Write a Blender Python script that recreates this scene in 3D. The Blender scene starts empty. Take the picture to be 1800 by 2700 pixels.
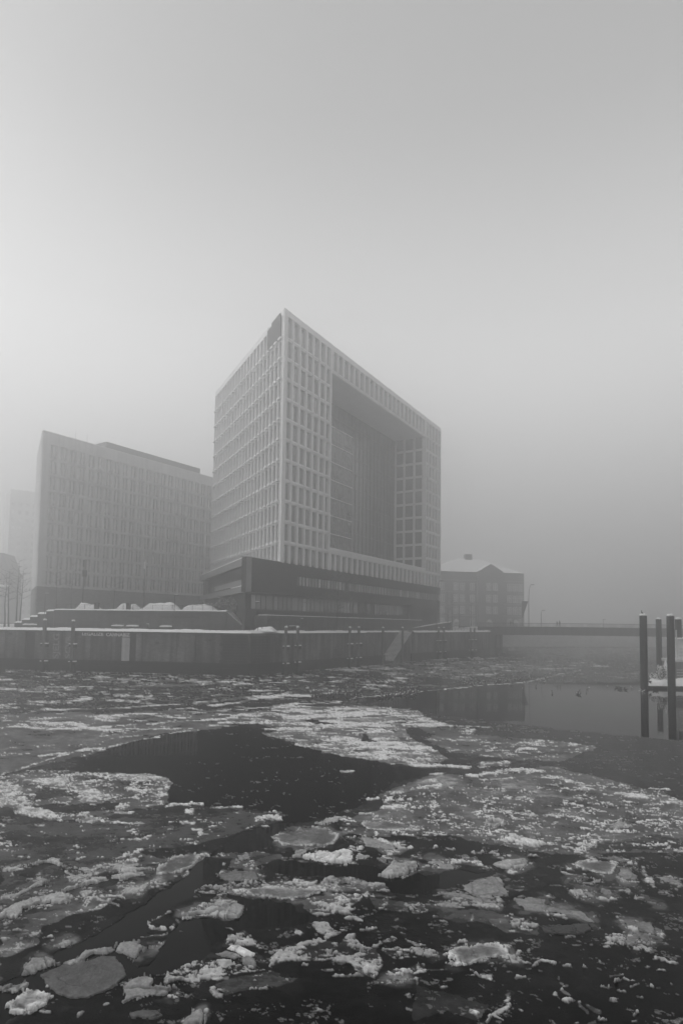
import bpy, math, random
import numpy as np
from mathutils import Vector, Matrix
R = math.radians
random.seed(7); rng = np.random.default_rng(7)
scene = bpy.context.scene
COL = scene.collection

# ------------------------------------------------------------------ camera
F, CX, CY, H = 1650.0, 900.0, 1547.0, 8.3
PITCH, ROLL = R(3.5), 0.0126
cam = bpy.data.cameras.new('camera'); camo = bpy.data.objects.new('camera', cam); COL.objects.link(camo)
cr, sr, cp, sp = math.cos(ROLL), math.sin(ROLL), math.cos(PITCH), math.sin(PITCH)
U0 = Vector((0, -sp, cp)); R0 = Vector((1, 0, 0)); FW = Vector((0, cp, sp))
RV = R0*cr + U0*sr; UV = U0*cr - R0*sr
m = Matrix((RV, UV, -FW)).transposed().to_4x4(); m.translation = (0, 0, H)
camo.matrix_world = m
cam.sensor_fit = 'VERTICAL'; cam.sensor_height = 36; cam.lens = 36*F/2700
cam.shift_y = (CY-1350)/2700; cam.clip_start = 0.3; cam.clip_end = 4000
scene.camera = camo

def ray(px, py):
    return (FW*F + RV*(px-CX) - UV*(py-CY))
def atz(px, py, z=0.0):
    d = ray(px, py); t = (z-H)/d.z
    return (d.x*t, d.y*t)
def aty(px, py, Y):
    d = ray(px, py); t = Y/d.y
    return Vector((d.x*t, Y, H+d.z*t))
def proj(X, Y, Z):
    dx, dy, dz = X, Y, Z-H
    f = dy*FW.y+dz*FW.z
    r = dx*RV.x+dy*RV.y+dz*RV.z
    u = dx*UV.x+dy*UV.y+dz*UV.z
    return CX+F*r/f, CY-F*u/f
def gx(px, Y):                       # world x of a pixel column at horizon height
    return (px-CX)/F*Y

# ------------------------------------------------------------------ sky, sun, exposure
SUN_AZ, SUN_EL = R(-82), R(42)       # azimuth from the view axis (left), elevation
w = bpy.data.worlds.new('World'); scene.world = w; w.use_nodes = True
nt = w.node_tree; nt.nodes.clear()
N = nt.nodes.new; L = nt.links.new
out = N('ShaderNodeOutputWorld'); bg = N('ShaderNodeBackground'); L(bg.outputs[0], out.inputs[0])
sky = N('ShaderNodeTexSky'); sky.sky_type = 'NISHITA'; sky.sun_disc = False
sky.sun_elevation = SUN_EL; sky.sun_rotation = SUN_AZ; sky.air_density = 1.0; sky.dust_density = 4.0; sky.ozone_density = 1.0
bw = N('ShaderNodeRGBToBW'); L(sky.outputs[0], bw.inputs[0])
tc = N('ShaderNodeTexCoord'); sx = N('ShaderNodeSeparateXYZ'); L(tc.outputs['Generated'], sx.inputs[0])
rp = N('ShaderNodeValToRGB'); L(sx.outputs[2], rp.inputs[0])      # overcast: dark towards the horizon, bright above
e = rp.color_ramp.elements
e[0].position = 0.0; e[0].color = (.18, .18, .18, 1); e[1].position = 1.0; e[1].color = (.50, .50, .50, 1)
for p, v in ((.05, .33), (.1, .48), (.2, .70), (.33, .98), (.45, .90), (.65, .42)):
    q = e.new(p); q.color = (v, v, v, 1)
rp.color_ramp.interpolation = 'B_SPLINE'
mu = N('ShaderNodeMath'); mu.operation = 'MULTIPLY'; pw = N('ShaderNodeMath'); pw.operation = 'POWER'; pw.inputs[1].default_value = .05; L(bw.outputs[0], pw.inputs[0])
sc0 = N('ShaderNodeMath'); sc0.operation = 'MULTIPLY'; sc0.inputs[1].default_value = 5.4; L(pw.outputs[0], sc0.inputs[0]); L(sc0.outputs[0], mu.inputs[0]); L(rp.outputs[0], mu.inputs[1])
L(mu.outputs[0], bg.inputs[0]); bg.inputs[1].default_value = 0.15
sl = bpy.data.lights.new('sun', 'SUN'); sl.energy = 1.5; sl.angle = R(60)
so = bpy.data.objects.new('sun', sl); COL.objects.link(so)
sd = Vector((math.sin(SUN_AZ)*math.cos(SUN_EL), math.cos(SUN_AZ)*math.cos(SUN_EL), math.sin(SUN_EL)))
so.rotation_euler = sd.to_track_quat('Z', 'Y').to_euler(); so.location = (-60, 60, 90)
vs = scene.view_settings; vs.view_transform = 'Standard'; vs.look = 'None'; vs.gamma = 1; vs.exposure = 0.12
scene.cycles.volume_bounces = 3; scene.cycles.max_bounces = 8
scene.cycles.volume_step_rate = 1.0

# ------------------------------------------------------------------ helpers
def tag(o, label=None, cat=None, group=None, kind=None):
    if label: o['label'] = label
    if cat: o['category'] = cat
    if group: o['group'] = group
    if kind: o['kind'] = kind
    return o
def empty(name, loc, rz=0, **k):
    o = bpy.data.objects.new(name, None); COL.objects.link(o); o.location = loc; o.rotation_euler = (0, 0, rz)
    o.empty_display_size = .5
    return tag(o, **k)
def link(name, me, parent=None, loc=(0, 0, 0), rz=0):
    o = bpy.data.objects.new(name, me); COL.objects.link(o); o.location = loc; o.rotation_euler = (0, 0, rz)
    if parent: o.parent = parent
    return o
class MB:
    def __init__(s): s.v = []; s.f = []; s.m = []
    def box(s, x0, x1, y0, y1, z0, z1, mi=0):
        n = len(s.v)
        s.v += [(x0,y0,z0),(x1,y0,z0),(x1,y1,z0),(x0,y1,z0),(x0,y0,z1),(x1,y0,z1),(x1,y1,z1),(x0,y1,z1)]
        s.f += [(n,n+3,n+2,n+1),(n+4,n+5,n+6,n+7),(n,n+1,n+5,n+4),(n+1,n+2,n+6,n+5),(n+2,n+3,n+7,n+6),(n+3,n,n+4,n+7)]
        s.m += [mi]*6; return s
    def tube(s, p, q, r0, r1=None, n=6, mi=0, cap=True):
        r1 = r0 if r1 is None else r1
        p, q = Vector(p), Vector(q); d = (q-p).normalized()
        a = d.orthogonal().normalized(); b = d.cross(a); k = len(s.v)
        for c, r in ((p, r0), (q, r1)):
            for i in range(n):
                t = 2*math.pi*i/n; s.v.append(tuple(c+a*math.cos(t)*r+b*math.sin(t)*r))
        for i in range(n):
            j = (i+1) % n; s.f.append((k+i, k+j, k+n+j, k+n+i)); s.m.append(mi)
        if cap:
            s.f.append(tuple(k+i for i in range(n))[::-1]); s.f.append(tuple(k+n+i for i in range(n))); s.m += [mi, mi]
        return s
    def lathe(s, prof, n=16, c=(0, 0), mi=0):           # prof: (r, z) list bottom to top
        k = len(s.v)
        for r, z in prof:
            for i in range(n):
                t = 2*math.pi*i/n; s.v.append((c[0]+r*math.cos(t), c[1]+r*math.sin(t), z))
        for a in range(len(prof)-1):
            for i in range(n):
                j = (i+1) % n; s.f.append((k+a*n+i, k+a*n+j, k+(a+1)*n+j, k+(a+1)*n+i)); s.m.append(mi)
        s.f.append(tuple(k+i for i in range(n))[::-1]); s.f.append(tuple(k+(len(prof)-1)*n+i for i in range(n))); s.m += [mi, mi]
        return s
    def prism(s, pts, z0, z1, mi=0):                     # pts ccw (x, y)
        k = len(s.v); n = len(pts)
        s.v += [(x, y, z0) for x, y in pts]+[(x, y, z1) for x, y in pts]
        s.f += [tuple(range(k, k+n))[::-1], tuple(range(k+n, k+2*n))]
        for i in range(n):
            j = (i+1) % n; s.f.append((k+i, k+j, k+n+j, k+n+i))
        s.m += [mi]*(n+2); return s
    def xz(s, pts, y0, y1, mi=0):                        # pts (x, z) profile extruded along y
        k = len(s.v); n = len(pts)
        s.v += [(x, y0, z) for x, z in pts]+[(x, y1, z) for x, z in pts]
        s.f += [tuple(range(k, k+n)), tuple(range(k+n, k+2*n))[::-1]]
        for i in range(n):
            j = (i+1) % n; s.f.append((k+j, k+i, k+n+i, k+n+j))
        s.m += [mi]*(n+2); return s
    def poly(s, pts, mi=0):
        k = len(s.v); s.v += [tuple(p) for p in pts]; s.f.append(tuple(range(k, k+len(pts)))); s.m.append(mi); return s
    def mesh(s, name, mats, smooth=False):
        me = bpy.data.meshes.new(name); me.from_pydata(s.v, [], s.f)
        for mt in (mats if isinstance(mats, (list, tuple)) else [mats]): me.materials.append(mt)
        me.polygons.foreach_set('material_index', s.m)
        if smooth: me.polygons.foreach_set('use_smooth', [True]*len(s.f))
        me.update(); return me
    def build(s, name, mats, parent=None, loc=(0, 0, 0), rz=0, smooth=False):
        return link(name, s.mesh(name, mats, smooth), parent, loc, rz)

def mat(name, c, rough=.8, spec=.3, var=.25, scale=1.5, bump=0., c2=None, brick=None, streak=0., stretch=(1, 1, 1), metallic=0, ior=1.5, rnd=0):
    mt = bpy.data.materials.new(name); mt.use_nodes = True; t = mt.node_tree; n = t.nodes; l = t.links
    b = n['Principled BSDF']; b.inputs['Roughness'].default_value = rough
    b.inputs['Specular IOR Level'].default_value = spec; b.inputs['Metallic'].default_value = metallic; b.inputs['IOR'].default_value = ior
    co = n.new('ShaderNodeTexCoord'); mp = n.new('ShaderNodeMapping'); mp.inputs['Scale'].default_value = stretch
    l.new(co.outputs['Object'], mp.inputs[0])
    nz = n.new('ShaderNodeTexNoise'); nz.inputs['Scale'].default_value = scale; nz.inputs['Detail'].default_value = 6; nz.inputs['Roughness'].default_value = .65
    l.new(mp.outputs[0], nz.inputs[0])
    r = n.new('ShaderNodeMapRange'); r.inputs[1].default_value = .3; r.inputs[2].default_value = .7
    r.inputs[3].default_value = c*(1-var); r.inputs[4].default_value = c*(1+var); l.new(nz.outputs[0], r.inputs[0])
    last = r.outputs[0]
    if brick:
        bt = n.new('ShaderNodeTexBrick'); bt.inputs['Scale'].default_value = brick[0]
        bt.inputs['Brick Width'].default_value = brick[1]; bt.inputs['Row Height'].default_value = brick[2]
        bt.inputs['Mortar Size'].default_value = brick[3]; bt.inputs['Color1'].default_value = (.75,)*3+(1,)
        bt.inputs['Color2'].default_value = (1.25,)*3+(1,); bt.inputs['Mortar'].default_value = (brick[4],)*3+(1,)
        cx = n.new('ShaderNodeSeparateXYZ'); l.new(co.outputs['Object'], cx.inputs[0])
        cb = n.new('ShaderNodeCombineXYZ'); ad = n.new('ShaderNodeMath'); ad.operation = 'ADD'
        l.new(cx.outputs[0], ad.inputs[0]); l.new(cx.outputs[1], ad.inputs[1])
        l.new(ad.outputs[0], cb.inputs[0]); l.new(cx.outputs[2], cb.inputs[1]); l.new(cb.outputs[0], bt.inputs[0])
        mm = n.new('ShaderNodeMath'); mm.operation = 'MULTIPLY'; l.new(last, mm.inputs[0]); l.new(bt.outputs[0], mm.inputs[1]); last = mm.outputs[0]
    if streak:
        m2 = n.new('ShaderNodeMapping'); m2.inputs['Scale'].default_value = (1.1, 1.1, .12); l.new(co.outputs['Object'], m2.inputs[0])
        z2 = n.new('ShaderNodeTexNoise'); z2.inputs['Scale'].default_value = .9; z2.inputs['Detail'].default_value = 5; l.new(m2.outputs[0], z2.inputs[0])
        r2 = n.new('ShaderNodeMapRange'); r2.inputs[1].default_value = .35; r2.inputs[2].default_value = .65; r2.inputs[3].default_value = 1-streak; r2.inputs[4].default_value = 1+streak*.6
        l.new(z2.outputs[0], r2.inputs[0])
        mm = n.new('ShaderNodeMath'); mm.operation = 'MULTIPLY'; l.new(last, mm.inputs[0]); l.new(r2.outputs[0], mm.inputs[1]); last = mm.outputs[0]
    if rnd:
        oi = n.new('ShaderNodeObjectInfo'); pw_ = n.new('ShaderNodeMath'); pw_.operation = 'POWER'; pw_.inputs[1].default_value = 3.5; l.new(oi.outputs['Random'], pw_.inputs[0])
        r3 = n.new('ShaderNodeMapRange'); r3.inputs[3].default_value = .7; r3.inputs[4].default_value = 1+rnd; l.new(pw_.outputs[0], r3.inputs[0])
        mm = n.new('ShaderNodeMath'); mm.operation = 'MULTIPLY'; l.new(last, mm.inputs[0]); l.new(r3.outputs[0], mm.inputs[1]); last = mm.outputs[0]
    l.new(last, b.inputs['Base Color'])
    if bump:
        bp = n.new('ShaderNodeBump'); bp.inputs['Strength'].default_value = bump; bp.inputs['Distance'].default_value = .05
        l.new(nz.outputs[0], bp.inputs['Height']); l.new(bp.outputs[0], b.inputs['Normal'])
    return mt
M = dict(
    facade=mat('pale_metal_facade', .76, .5, .4, .06, .4),
    facade_band=mat('pale_facade_band', .8, .5, .4, .06, .4),
    glass=mat('facade_glass', .05, .1, 1.0, .5, .25, ior=2.8, rnd=6),
    glass2=mat('curtain_glass', .12, .2, .8, .2, .3, ior=1.9, rnd=1.5),
    glass_pale=mat('pale_window_glass', .36, .2, .8, .25, .3, ior=2.0, rnd=1),
    mull=mat('window_frame_grey', .22, .5, .3, .1),
    podium=mat('dark_clinker', .045, .8, .2, .1, .5, brick=(1, 1.2, .25, .03, .55)),
    soffit=mat('pale_soffit', .22, .7, .2, .1, .5),
    recess=mat('dark_recess', .03, .6, .3, .3, .5),
    stone=mat('pale_office_stone', .55, .8, .2, .08, .3, streak=.12),
    granite=mat('dark_granite', .05, .8, .2, .35, .6, bump=.3),
    plinth=mat('plinth_brick', .18, .85, .2, .15, .5, brick=(1, .5, .14, .015, .7)),
    brick=mat('quay_brick', .16, .9, .15, .5, .2, brick=(1, .52, .16, .02, .72), streak=.55),
    wet=mat('wet_slimy_brick', .016, .55, .3, .5, .8, bump=.4, streak=.4),
    bastion=mat('terrace_brick', .09, .9, .15, .22, .5, brick=(1, .5, .15, .015, .7), streak=.25),
    darkbrick=mat('dark_house_brick', .10, .9, .1, .2, .4, brick=(1, .5, .16, .02, .7)),
    snow=mat('snow', .88, .7, .2, .07, 2.5, bump=.5),
    oldsnow=mat('trodden_snow', .6, .8, .2, .2, .6, bump=.4),
    steel=mat('dark_steel_pile', .018, .6, .35, .35, .7, streak=.4),
    wood=mat('weathered_timber_pile', .17, .85, .2, .3, 2, streak=.3),
    woodwet=mat('wet_timber', .03, .6, .3, .4, 2),
    iron=mat('painted_iron', .05, .5, .4, .1),
    bark=mat('bark', .06, .9, .1, .3, 4),
    frost=mat('frosted_twigs', .2, .9, .1, .2, 3),
    ivy=mat('frosted_shrub_leaf', .13, .8, .2, .45, 3),
    paint=mat('whitewash', .45, .8, .2, .12, 1.5, streak=.2),
    spray=mat('pale_spray_paint', .8, .8, .2, .15, 3), spray2=mat('faded_spray_paint', .30, .8, .2, .5, 3),
    concrete=mat('bridge_concrete', .10, .85, .2, .2, .4, streak=.3),
    cloth=mat('dark_coat', .025, .9, .1, .2, 4),
    skin=mat('skin', .35, .6, .3, .05),
    feather_w=mat('white_feather', .7, .8, .2, .1, 6),
    feather_g=mat('grey_feather', .22, .8, .2, .2, 6),
    feather_d=mat('dark_feather', .025, .7, .2, .2, 6),
    shipwhite=mat('ship_paint', .55, .5, .4, .1, 1),
    hull=mat('hull_grey', .16, .6, .4, .25, .6, streak=.3),
)

# ------------------------------------------------------------------ water
wm = bpy.data.materials.new('cold_water'); wm.use_nodes = True; t = wm.node_tree
b = t.nodes['Principled BSDF']; b.inputs['Base Color'].default_value = (.006,)*3+(1,)
b.inputs['Roughness'].default_value = .03; b.inputs['IOR'].default_value = 1.33; b.inputs['Specular IOR Level'].default_value = .10
co = t.nodes.new('ShaderNodeTexCoord'); mp = t.nodes.new('ShaderNodeMapping'); mp.inputs['Scale'].default_value = (.5, 1.2, 1)
nz = t.nodes.new('ShaderNodeTexNoise'); nz.inputs['Scale'].default_value = .8; nz.inputs['Detail'].default_value = 3
bp = t.nodes.new('ShaderNodeBump'); bp.inputs['Strength'].default_value = .12; bp.inputs['Distance'].default_value = .02
t.links.new(co.outputs['Object'], mp.inputs[0]); t.links.new(mp.outputs[0], nz.inputs[0]); t.links.new(nz.outputs[0], bp.inputs['Height']); t.links.new(bp.outputs[0], b.inputs['Normal'])
tag(MB().poly([(-880, -280, 0), (880, -280, 0), (880, 1180, 0), (-880, 1180, 0)]).build('water', wm), kind='structure')

# ------------------------------------------------------------------ numpy noise
_perm = rng.random((256, 256)).astype(np.float32)
def vnoise(x, y, seed=0):
    x = x+seed*17.31; y = y+seed*9.73
    xi = np.floor(x).astype(np.int64); yi = np.floor(y).astype(np.int64)
    fx = (x-xi).astype(np.float32); fy = (y-yi).astype(np.float32)
    fx = fx*fx*(3-2*fx); fy = fy*fy*(3-2*fy)
    g = lambda a, b: _perm[a & 255, b & 255]
    return (g(xi, yi)*(1-fx)+g(xi+1, yi)*fx)*(1-fy)+(g(xi, yi+1)*(1-fx)+g(xi+1, yi+1)*fx)*fy
def fbm(x, y, oct=5, seed=0, rough=.55):
    s = 0; a = 1; tot = 0
    ca, sa = math.cos(.6), math.sin(.6)
    for o in range(oct):
        s = s+a*vnoise(x, y, seed+o*3.1); tot += a; a *= rough
        x, y = (x*ca-y*sa)*2.03, (x*sa+y*ca)*2.03
    return s/tot
def ridged(x, y, oct=4, seed=0):
    s = 0; a = 1; tot = 0
    for o in range(oct):
        s = s+a*(1-np.abs(2*vnoise(x, y, seed+o*5.7)-1)); tot += a; a *= .55; x = x*2.1+3.3; y = y*2.1+1.7
    return s/tot
def inpoly(px, py, poly):
    c = np.zeros(px.shape, bool); n = len(poly); j = n-1
    for i in range(n):
        xi, yi = poly[i]; xj, yj = poly[j]
        if yi != yj:
            c ^= ((yi > py) != (yj > py)) & (px < (xj-xi)*(py-yi)/(yj-yi)+xi)
        j = i
    return c
def segdist(px, py, poly, closed=False):
    d = np.full(px.shape, 1e9)
    n = len(poly)
    for i in range(n if closed else n-1):
        x0, y0 = poly[i]; x1, y1 = poly[(i+1) % n]
        dx, dy = x1-x0, y1-y0; q = dx*dx+dy*dy+1e-9
        t = np.clip(((px-x0)*dx+(py-y0)*dy)/q, 0, 1)
        d = np.minimum(d, np.hypot(px-x0-t*dx, py-y0-t*dy))
    return d

# ------------------------------------------------------------------ ice
im = bpy.data.materials.new('river_ice'); im.use_nodes = True; t = im.node_tree; n_ = t.nodes; l_ = t.links
b = n_['Principled BSDF']; at = n_.new('ShaderNodeAttribute'); at.attribute_name = 'tone'
co = n_.new('ShaderNodeTexCoord')
nz = n_.new('ShaderNodeTexNoise'); nz.inputs['Scale'].default_value = 9; nz.inputs['Detail'].default_value = 6; nz.inputs['Roughness'].default_value = .7
l_.new(co.outputs['Object'], nz.inputs[0])
mr = n_.new('ShaderNodeMapRange'); mr.inputs[1].default_value = .3; mr.inputs[2].default_value = .7; mr.inputs[3].default_value = .72; mr.inputs[4].default_value = 1.15
l_.new(nz.outputs[0], mr.inputs[0])
mu = n_.new('ShaderNodeMath'); mu.operation = 'MULTIPLY'; l_.new(at.outputs['Fac'], mu.inputs[0]); l_.new(mr.outputs[0], mu.inputs[1])
l_.new(mu.outputs[0], b.inputs['Base Color'])
rr = n_.new('ShaderNodeMapRange'); rr.inputs[1].default_value = 0; rr.inputs[2].default_value = .25; rr.inputs[3].default_value = .14; rr.inputs[4].default_value = .75
l_.new(at.outputs['Fac'], rr.inputs[0]); l_.new(rr.outputs[0], b.inputs['Roughness'])
b.inputs['Specular IOR Level'].default_value = .04
n2 = n_.new('ShaderNodeTexNoise'); n2.inputs['Scale'].default_value = 22; n2.inputs['Detail'].default_value = 4; l_.new(co.outputs['Object'], n2.inputs[0])
bm_ = n_.new('ShaderNodeBump'); bm_.inputs['Strength'].default_value = .5; bm_.inputs['Distance'].default_value = .03
l_.new(n2.outputs[0], bm_.inputs['Height']); l_.new(bm_.outputs[0], b.inputs['Normal'])

def T(pts, s, ox, oy): return [(ox+x/s, oy+y/s) for x, y in pts]
t1 = lambda *p: T(p, 3.484, 0, 2200)
t2 = lambda *p: T(p, 3.484, 450, 2150)
t3 = lambda *p: T(p, 3.484, 900, 2150)
t4 = lambda *p: T(p, 3.484, 1350, 2150)
r1 = lambda *p: T(p, 1.742, 0, 1700)
r2 = lambda *p: T(p, 1.742, 900, 1700)
r5 = lambda *p: T(p, 3.136, 0, 1850)
r6 = lambda *p: T(p, 2.412, 600, 1780)
v = lambda *p: T(p, .8711, 0, 0)        # whole-picture coordinates

# open dark water
WATER = [
 v((175,1752),(270,1716),(350,1692),(440,1676),(520,1668),(565,1672),(620,1692),(700,1716),(790,1740),(870,1754),(980,1768),(1010,1774),(960,1790),(900,1802),(860,1832),(830,1852),(750,1876),(690,1892),(640,1908),(640,1930),(600,1950),(540,1975),(500,2005),(480,2040),(420,2070),(350,2110),(340,2150),(300,2170),(260,2195),(180,2190),(100,2260),(40,2310),(0,2330),(0,2290),(50,2255),(100,2220),(160,2180),(225,2140),(290,2105),(350,2062),(430,2010),(470,1965),(520,1940),(560,1915),(650,1885),(655,1868),(560,1856),(420,1852),(388,1838),(396,1800),(330,1776),(200,1772)),
 t1((0,1400),(150,1330),(350,1250),(560,1180),(900,1060),(1150,960),(1360,900),(1450,930),(1100,1080),(1250,1230),(1568,1180),(1568,1290),(1200,1300),(1000,1480),(760,1540),(560,1540),(400,1620),(100,1690),(0,1742),(-60,1742),(-60,1400)),
 t2((480,700),(700,780),(1100,800),(1180,900),(1300,930),(1250,1010),(900,1050),(650,1050),(400,1180),(300,1330),(0,1420),(-200,1400),(0,1150),(100,990),(500,975),(700,900)),
 t2((820,420),(1130,410),(1400,450),(1700,450),(2100,560),(2300,640),(2300,720),(2000,700),(1950,640),(1568,560),(1300,560),(1000,520)),
 t3((700,700),(420,620),(720,510),(1100,500),(1400,530),(1250,570),(1100,640)),
]
# thin grey ice and slush: (polygon, tone, snow cover, streak length)
REG = [
 (v((-400,1480),(900,1480),(1300,1480),(2400,1480),(2400,1900),(-400,1900)), 0.035, .008),
 (v((0,1530),(600,1545),(900,1560),(1000,1530),(960,1580),(700,1600),(300,1620),(-100,1640),(-100,1530)), .05, .035),
 (v((-60,1512),(640,1528),(640,1545),(-60,1530)), 0.020, .22),
 (v((700,1530),(1100,1508),(1110,1515),(700,1545)), 0.020, .2),
 (v((0,1640),(560,1630),(600,1660),(350,1690),(180,1740),(-100,1800),(-100,1640)), 0.145, .10),
 (v((820,1520),(1350,1515),(1380,1530),(1200,1548),(900,1560)), 0.072, .09),
 (r6((90,250),(330,190),(640,200),(1000,200),(1210,220),(1260,270),(1390,315),(1300,335),(1130,330),(1150,390),(1290,460),(1410,535),(1330,552),(1200,577),(1000,545),(700,500),(500,460),(370,410),(230,375),(340,350),(170,300)), 0.189, 0.400),
 (r6((350,260),(490,265),(440,300),(340,295)), 0.290, 0.640),
 (r6((560,420),(930,380),(1200,430),(1400,535),(1150,575),(600,500)), 0.232, 0.544),
 (r6((640,270),(1100,290),(1060,330),(900,300),(850,340),(700,340)), 0.290, 0.640),
 (r6((480,285),(560,288),(720,316),(560,312)), 0.020, 0.000),
 (r6((850,372),(960,425),(840,415)), 0.030, 0.040),
 (r6((950,322),(1110,370),(1000,352)), 0.040, 0.040),
 (r6((1210,330),(1568,335),(1568,480),(1410,470)), 0.116, 0.112),
 (r5((-60,640),(190,580),(400,560),(650,590),(1000,595),(1350,610),(1440,680),(1390,760),(1400,830),(1200,890),(1100,880),(900,930),(700,960),(350,970),(200,940),(60,880),(-60,870)), 0.145, 0.336),
 (r5((-60,660),(200,690),(150,780),(260,820),(120,860),(-60,870)), 0.300, 0.656),
 (r5((200,640),(560,620),(560,700),(350,700)), 0.300, 0.624),
 (r5((550,690),(760,650),(950,645),(760,680)), 0.300, 0.720),
 (r5((590,700),(740,700),(960,800),(690,845),(640,790),(660,740)), 0.300, 0.656),
 (r5((110,870),(300,885),(480,880),(490,925),(340,960),(130,910)), 0.350, 0.744),
 (r5((990,600),(1340,610),(1400,650),(1050,650)), 0.300, 0.600),
 (r5((1040,720),(1220,720),(1210,765),(1100,750)), 0.400, 0.736),
 (r5((310,715),(600,735),(640,775),(300,800)), 0.040, 0.048),
 (r5((220,860),(640,850),(900,835),(1000,860),(890,920),(500,930)), 0.030, 0.032),
 (r5((740,710),(1050,700),(1040,780),(900,760)), 0.131, 0.096),
 (r2((160,690),(450,590),(600,600),(950,560),(1150,600),(1500,690),(1600,740),(1600,960),(1000,960),(500,880),(0,870),(0,800),(200,750)), 0.145, .20),
 (r2((380,430),(620,415),(1000,440),(1180,470),(1000,540),(700,520),(500,490)), 0.145, .16),
 (r2((720,620),(900,620),(880,665),(740,655)), 0.246, .02),
 (r2((880,670),(1060,680),(1060,710),(900,700)), 0.261, .05),
 (r2((160,690),(340,640),(470,600),(560,620),(480,660),(230,690)), 0.232, .1),
 (v((0,1895),(330,1880),(560,1862),(640,1872),(560,1910),(400,1950),(300,1960),(0,1990)), 0.065, .05),
 (v((0,1990),(300,1960),(440,1975),(330,2040),(200,2090),(0,2110)), 0.065, .08),
 (t1((0,800),(240,740),(640,640),(960,560),(1160,560),(940,680),(700,720),(600,760),(420,900),(380,1000),(250,1060),(0,1130)), 0.123, .22),
 (t1((0,940),(270,1000),(230,1060),(100,1130),(0,1150)), 0.207, .25),
 (t2((300,360),(860,330),(1060,380),(860,450),(780,500),(560,470),(560,420)), 0.094, .15),
 (t2((500,1480),(900,1420),(1150,1480),(900,1560),(500,1640),(380,1560)), 0.052, .05),
 (t3((700,500),(1100,460),(1080,520),(760,560)), 0.057, .02),
 (t3((240,770),(560,790),(620,900),(300,860)), 0.104, .15),
 (t3((860,870),(1300,870),(1560,920),(1568,1090),(1300,1000),(900,960)), 0.066, .08),
 (t3((1370,960),(1500,960),(1568,1020),(1540,1090),(1420,1050)), 0.123, .02),
 (t3((700,1560),(1000,1640),(1400,1760),(1300,1880),(1000,1800),(700,1900)), 0.019, .015),
 (t3((1210,1760),(1360,1780),(1330,1850),(1250,1820)), 0.094, .05),
 (t4((400,560),(1100,560),(1200,700),(1000,740),(700,740)), 0.047, .18),
 (t4((560,300),(1300,180),(1560,220),(1560,330),(900,330)), 0.057, .12),
 (t4((800,1100),(1000,1080),(1000,1220),(840,1220)), 0.026, .25),
 # clusters of broken snow ice
 (t2((1180,790),(1350,750),(1600,700),(1720,800),(1600,900),(1300,920)), 0.094, .5),
 (t2((1410,560),(1568,590),(1560,680),(1330,650)), 0.189, .6),
 (t2((910,1280),(1060,1210),(1300,1150),(1568,1180),(1568,1270),(1300,1340),(1050,1350),(850,1390)), 0.057, .52),
 (t2((1260,1005),(1430,985),(1515,1075),(1420,1160),(1330,1060)), 0.094, .62),
 (t2((0,1440),(260,1330),(700,1360),(830,1410),(500,1450),(380,1510),(160,1530),(0,1570)), 0.019, .48),
 (t2((480,1120),(640,1070),(820,1200),(720,1200),(520,1190)), 0.057, .42),
 (t2((230,705),(400,640),(800,600),(870,640),(520,665),(380,712)), 0.057, .6),
 (t2((1100,600),(1320,600),(1300,660),(1100,640)), 0.094, .6),
 (t2((850,1425),(1010,1430),(1000,1460),(860,1450)), 0.026, .45),
 (t2((1130,1050),(1220,1100),(1190,1130),(1120,1110)), 0.094, .8),
 (t3((0,1120),(140,1090),(170,1200),(340,1200),(470,1105),(510,1150),(350,1230),(375,1330),(330,1400),(270,1510),(170,1470),(60,1380),(-100,1360)), 0.057, .56),
 (t3((370,1420),(760,1395),(790,1460),(640,1475),(400,1470)), 0.047, .62),
 (t3((380,1260),(600,1240),(840,1250),(960,1290),(820,1370),(500,1330)), 0.026, .32),
 (t3((590,1160),(740,1200),(650,1225)), 0.189, .85),
 (t3((-60,715),(140,720),(160,800),(60,850),(-60,880)), 0.057, .52),
 (t3((560,800),(850,795),(880,890),(700,920),(620,870)), 0.066, .5),
 (t3((240,720),(540,740),(500,770),(250,760)), 0.057, .3),
 (t3((740,760),(1100,790),(1450,810),(1420,850),(1100,830)), 0.094, .45),
 (t3((760,400),(1280,380),(1300,460),(1060,440),(800,430)), 0.075, .35),
 (t3((1500,1600),(1590,1620),(1570,1750),(1520,1700)), 0.019, .5),
 (t4((130,960),(0,900),(0,1080),(240,1080),(250,990)), 0.047, .3),
]
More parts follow.
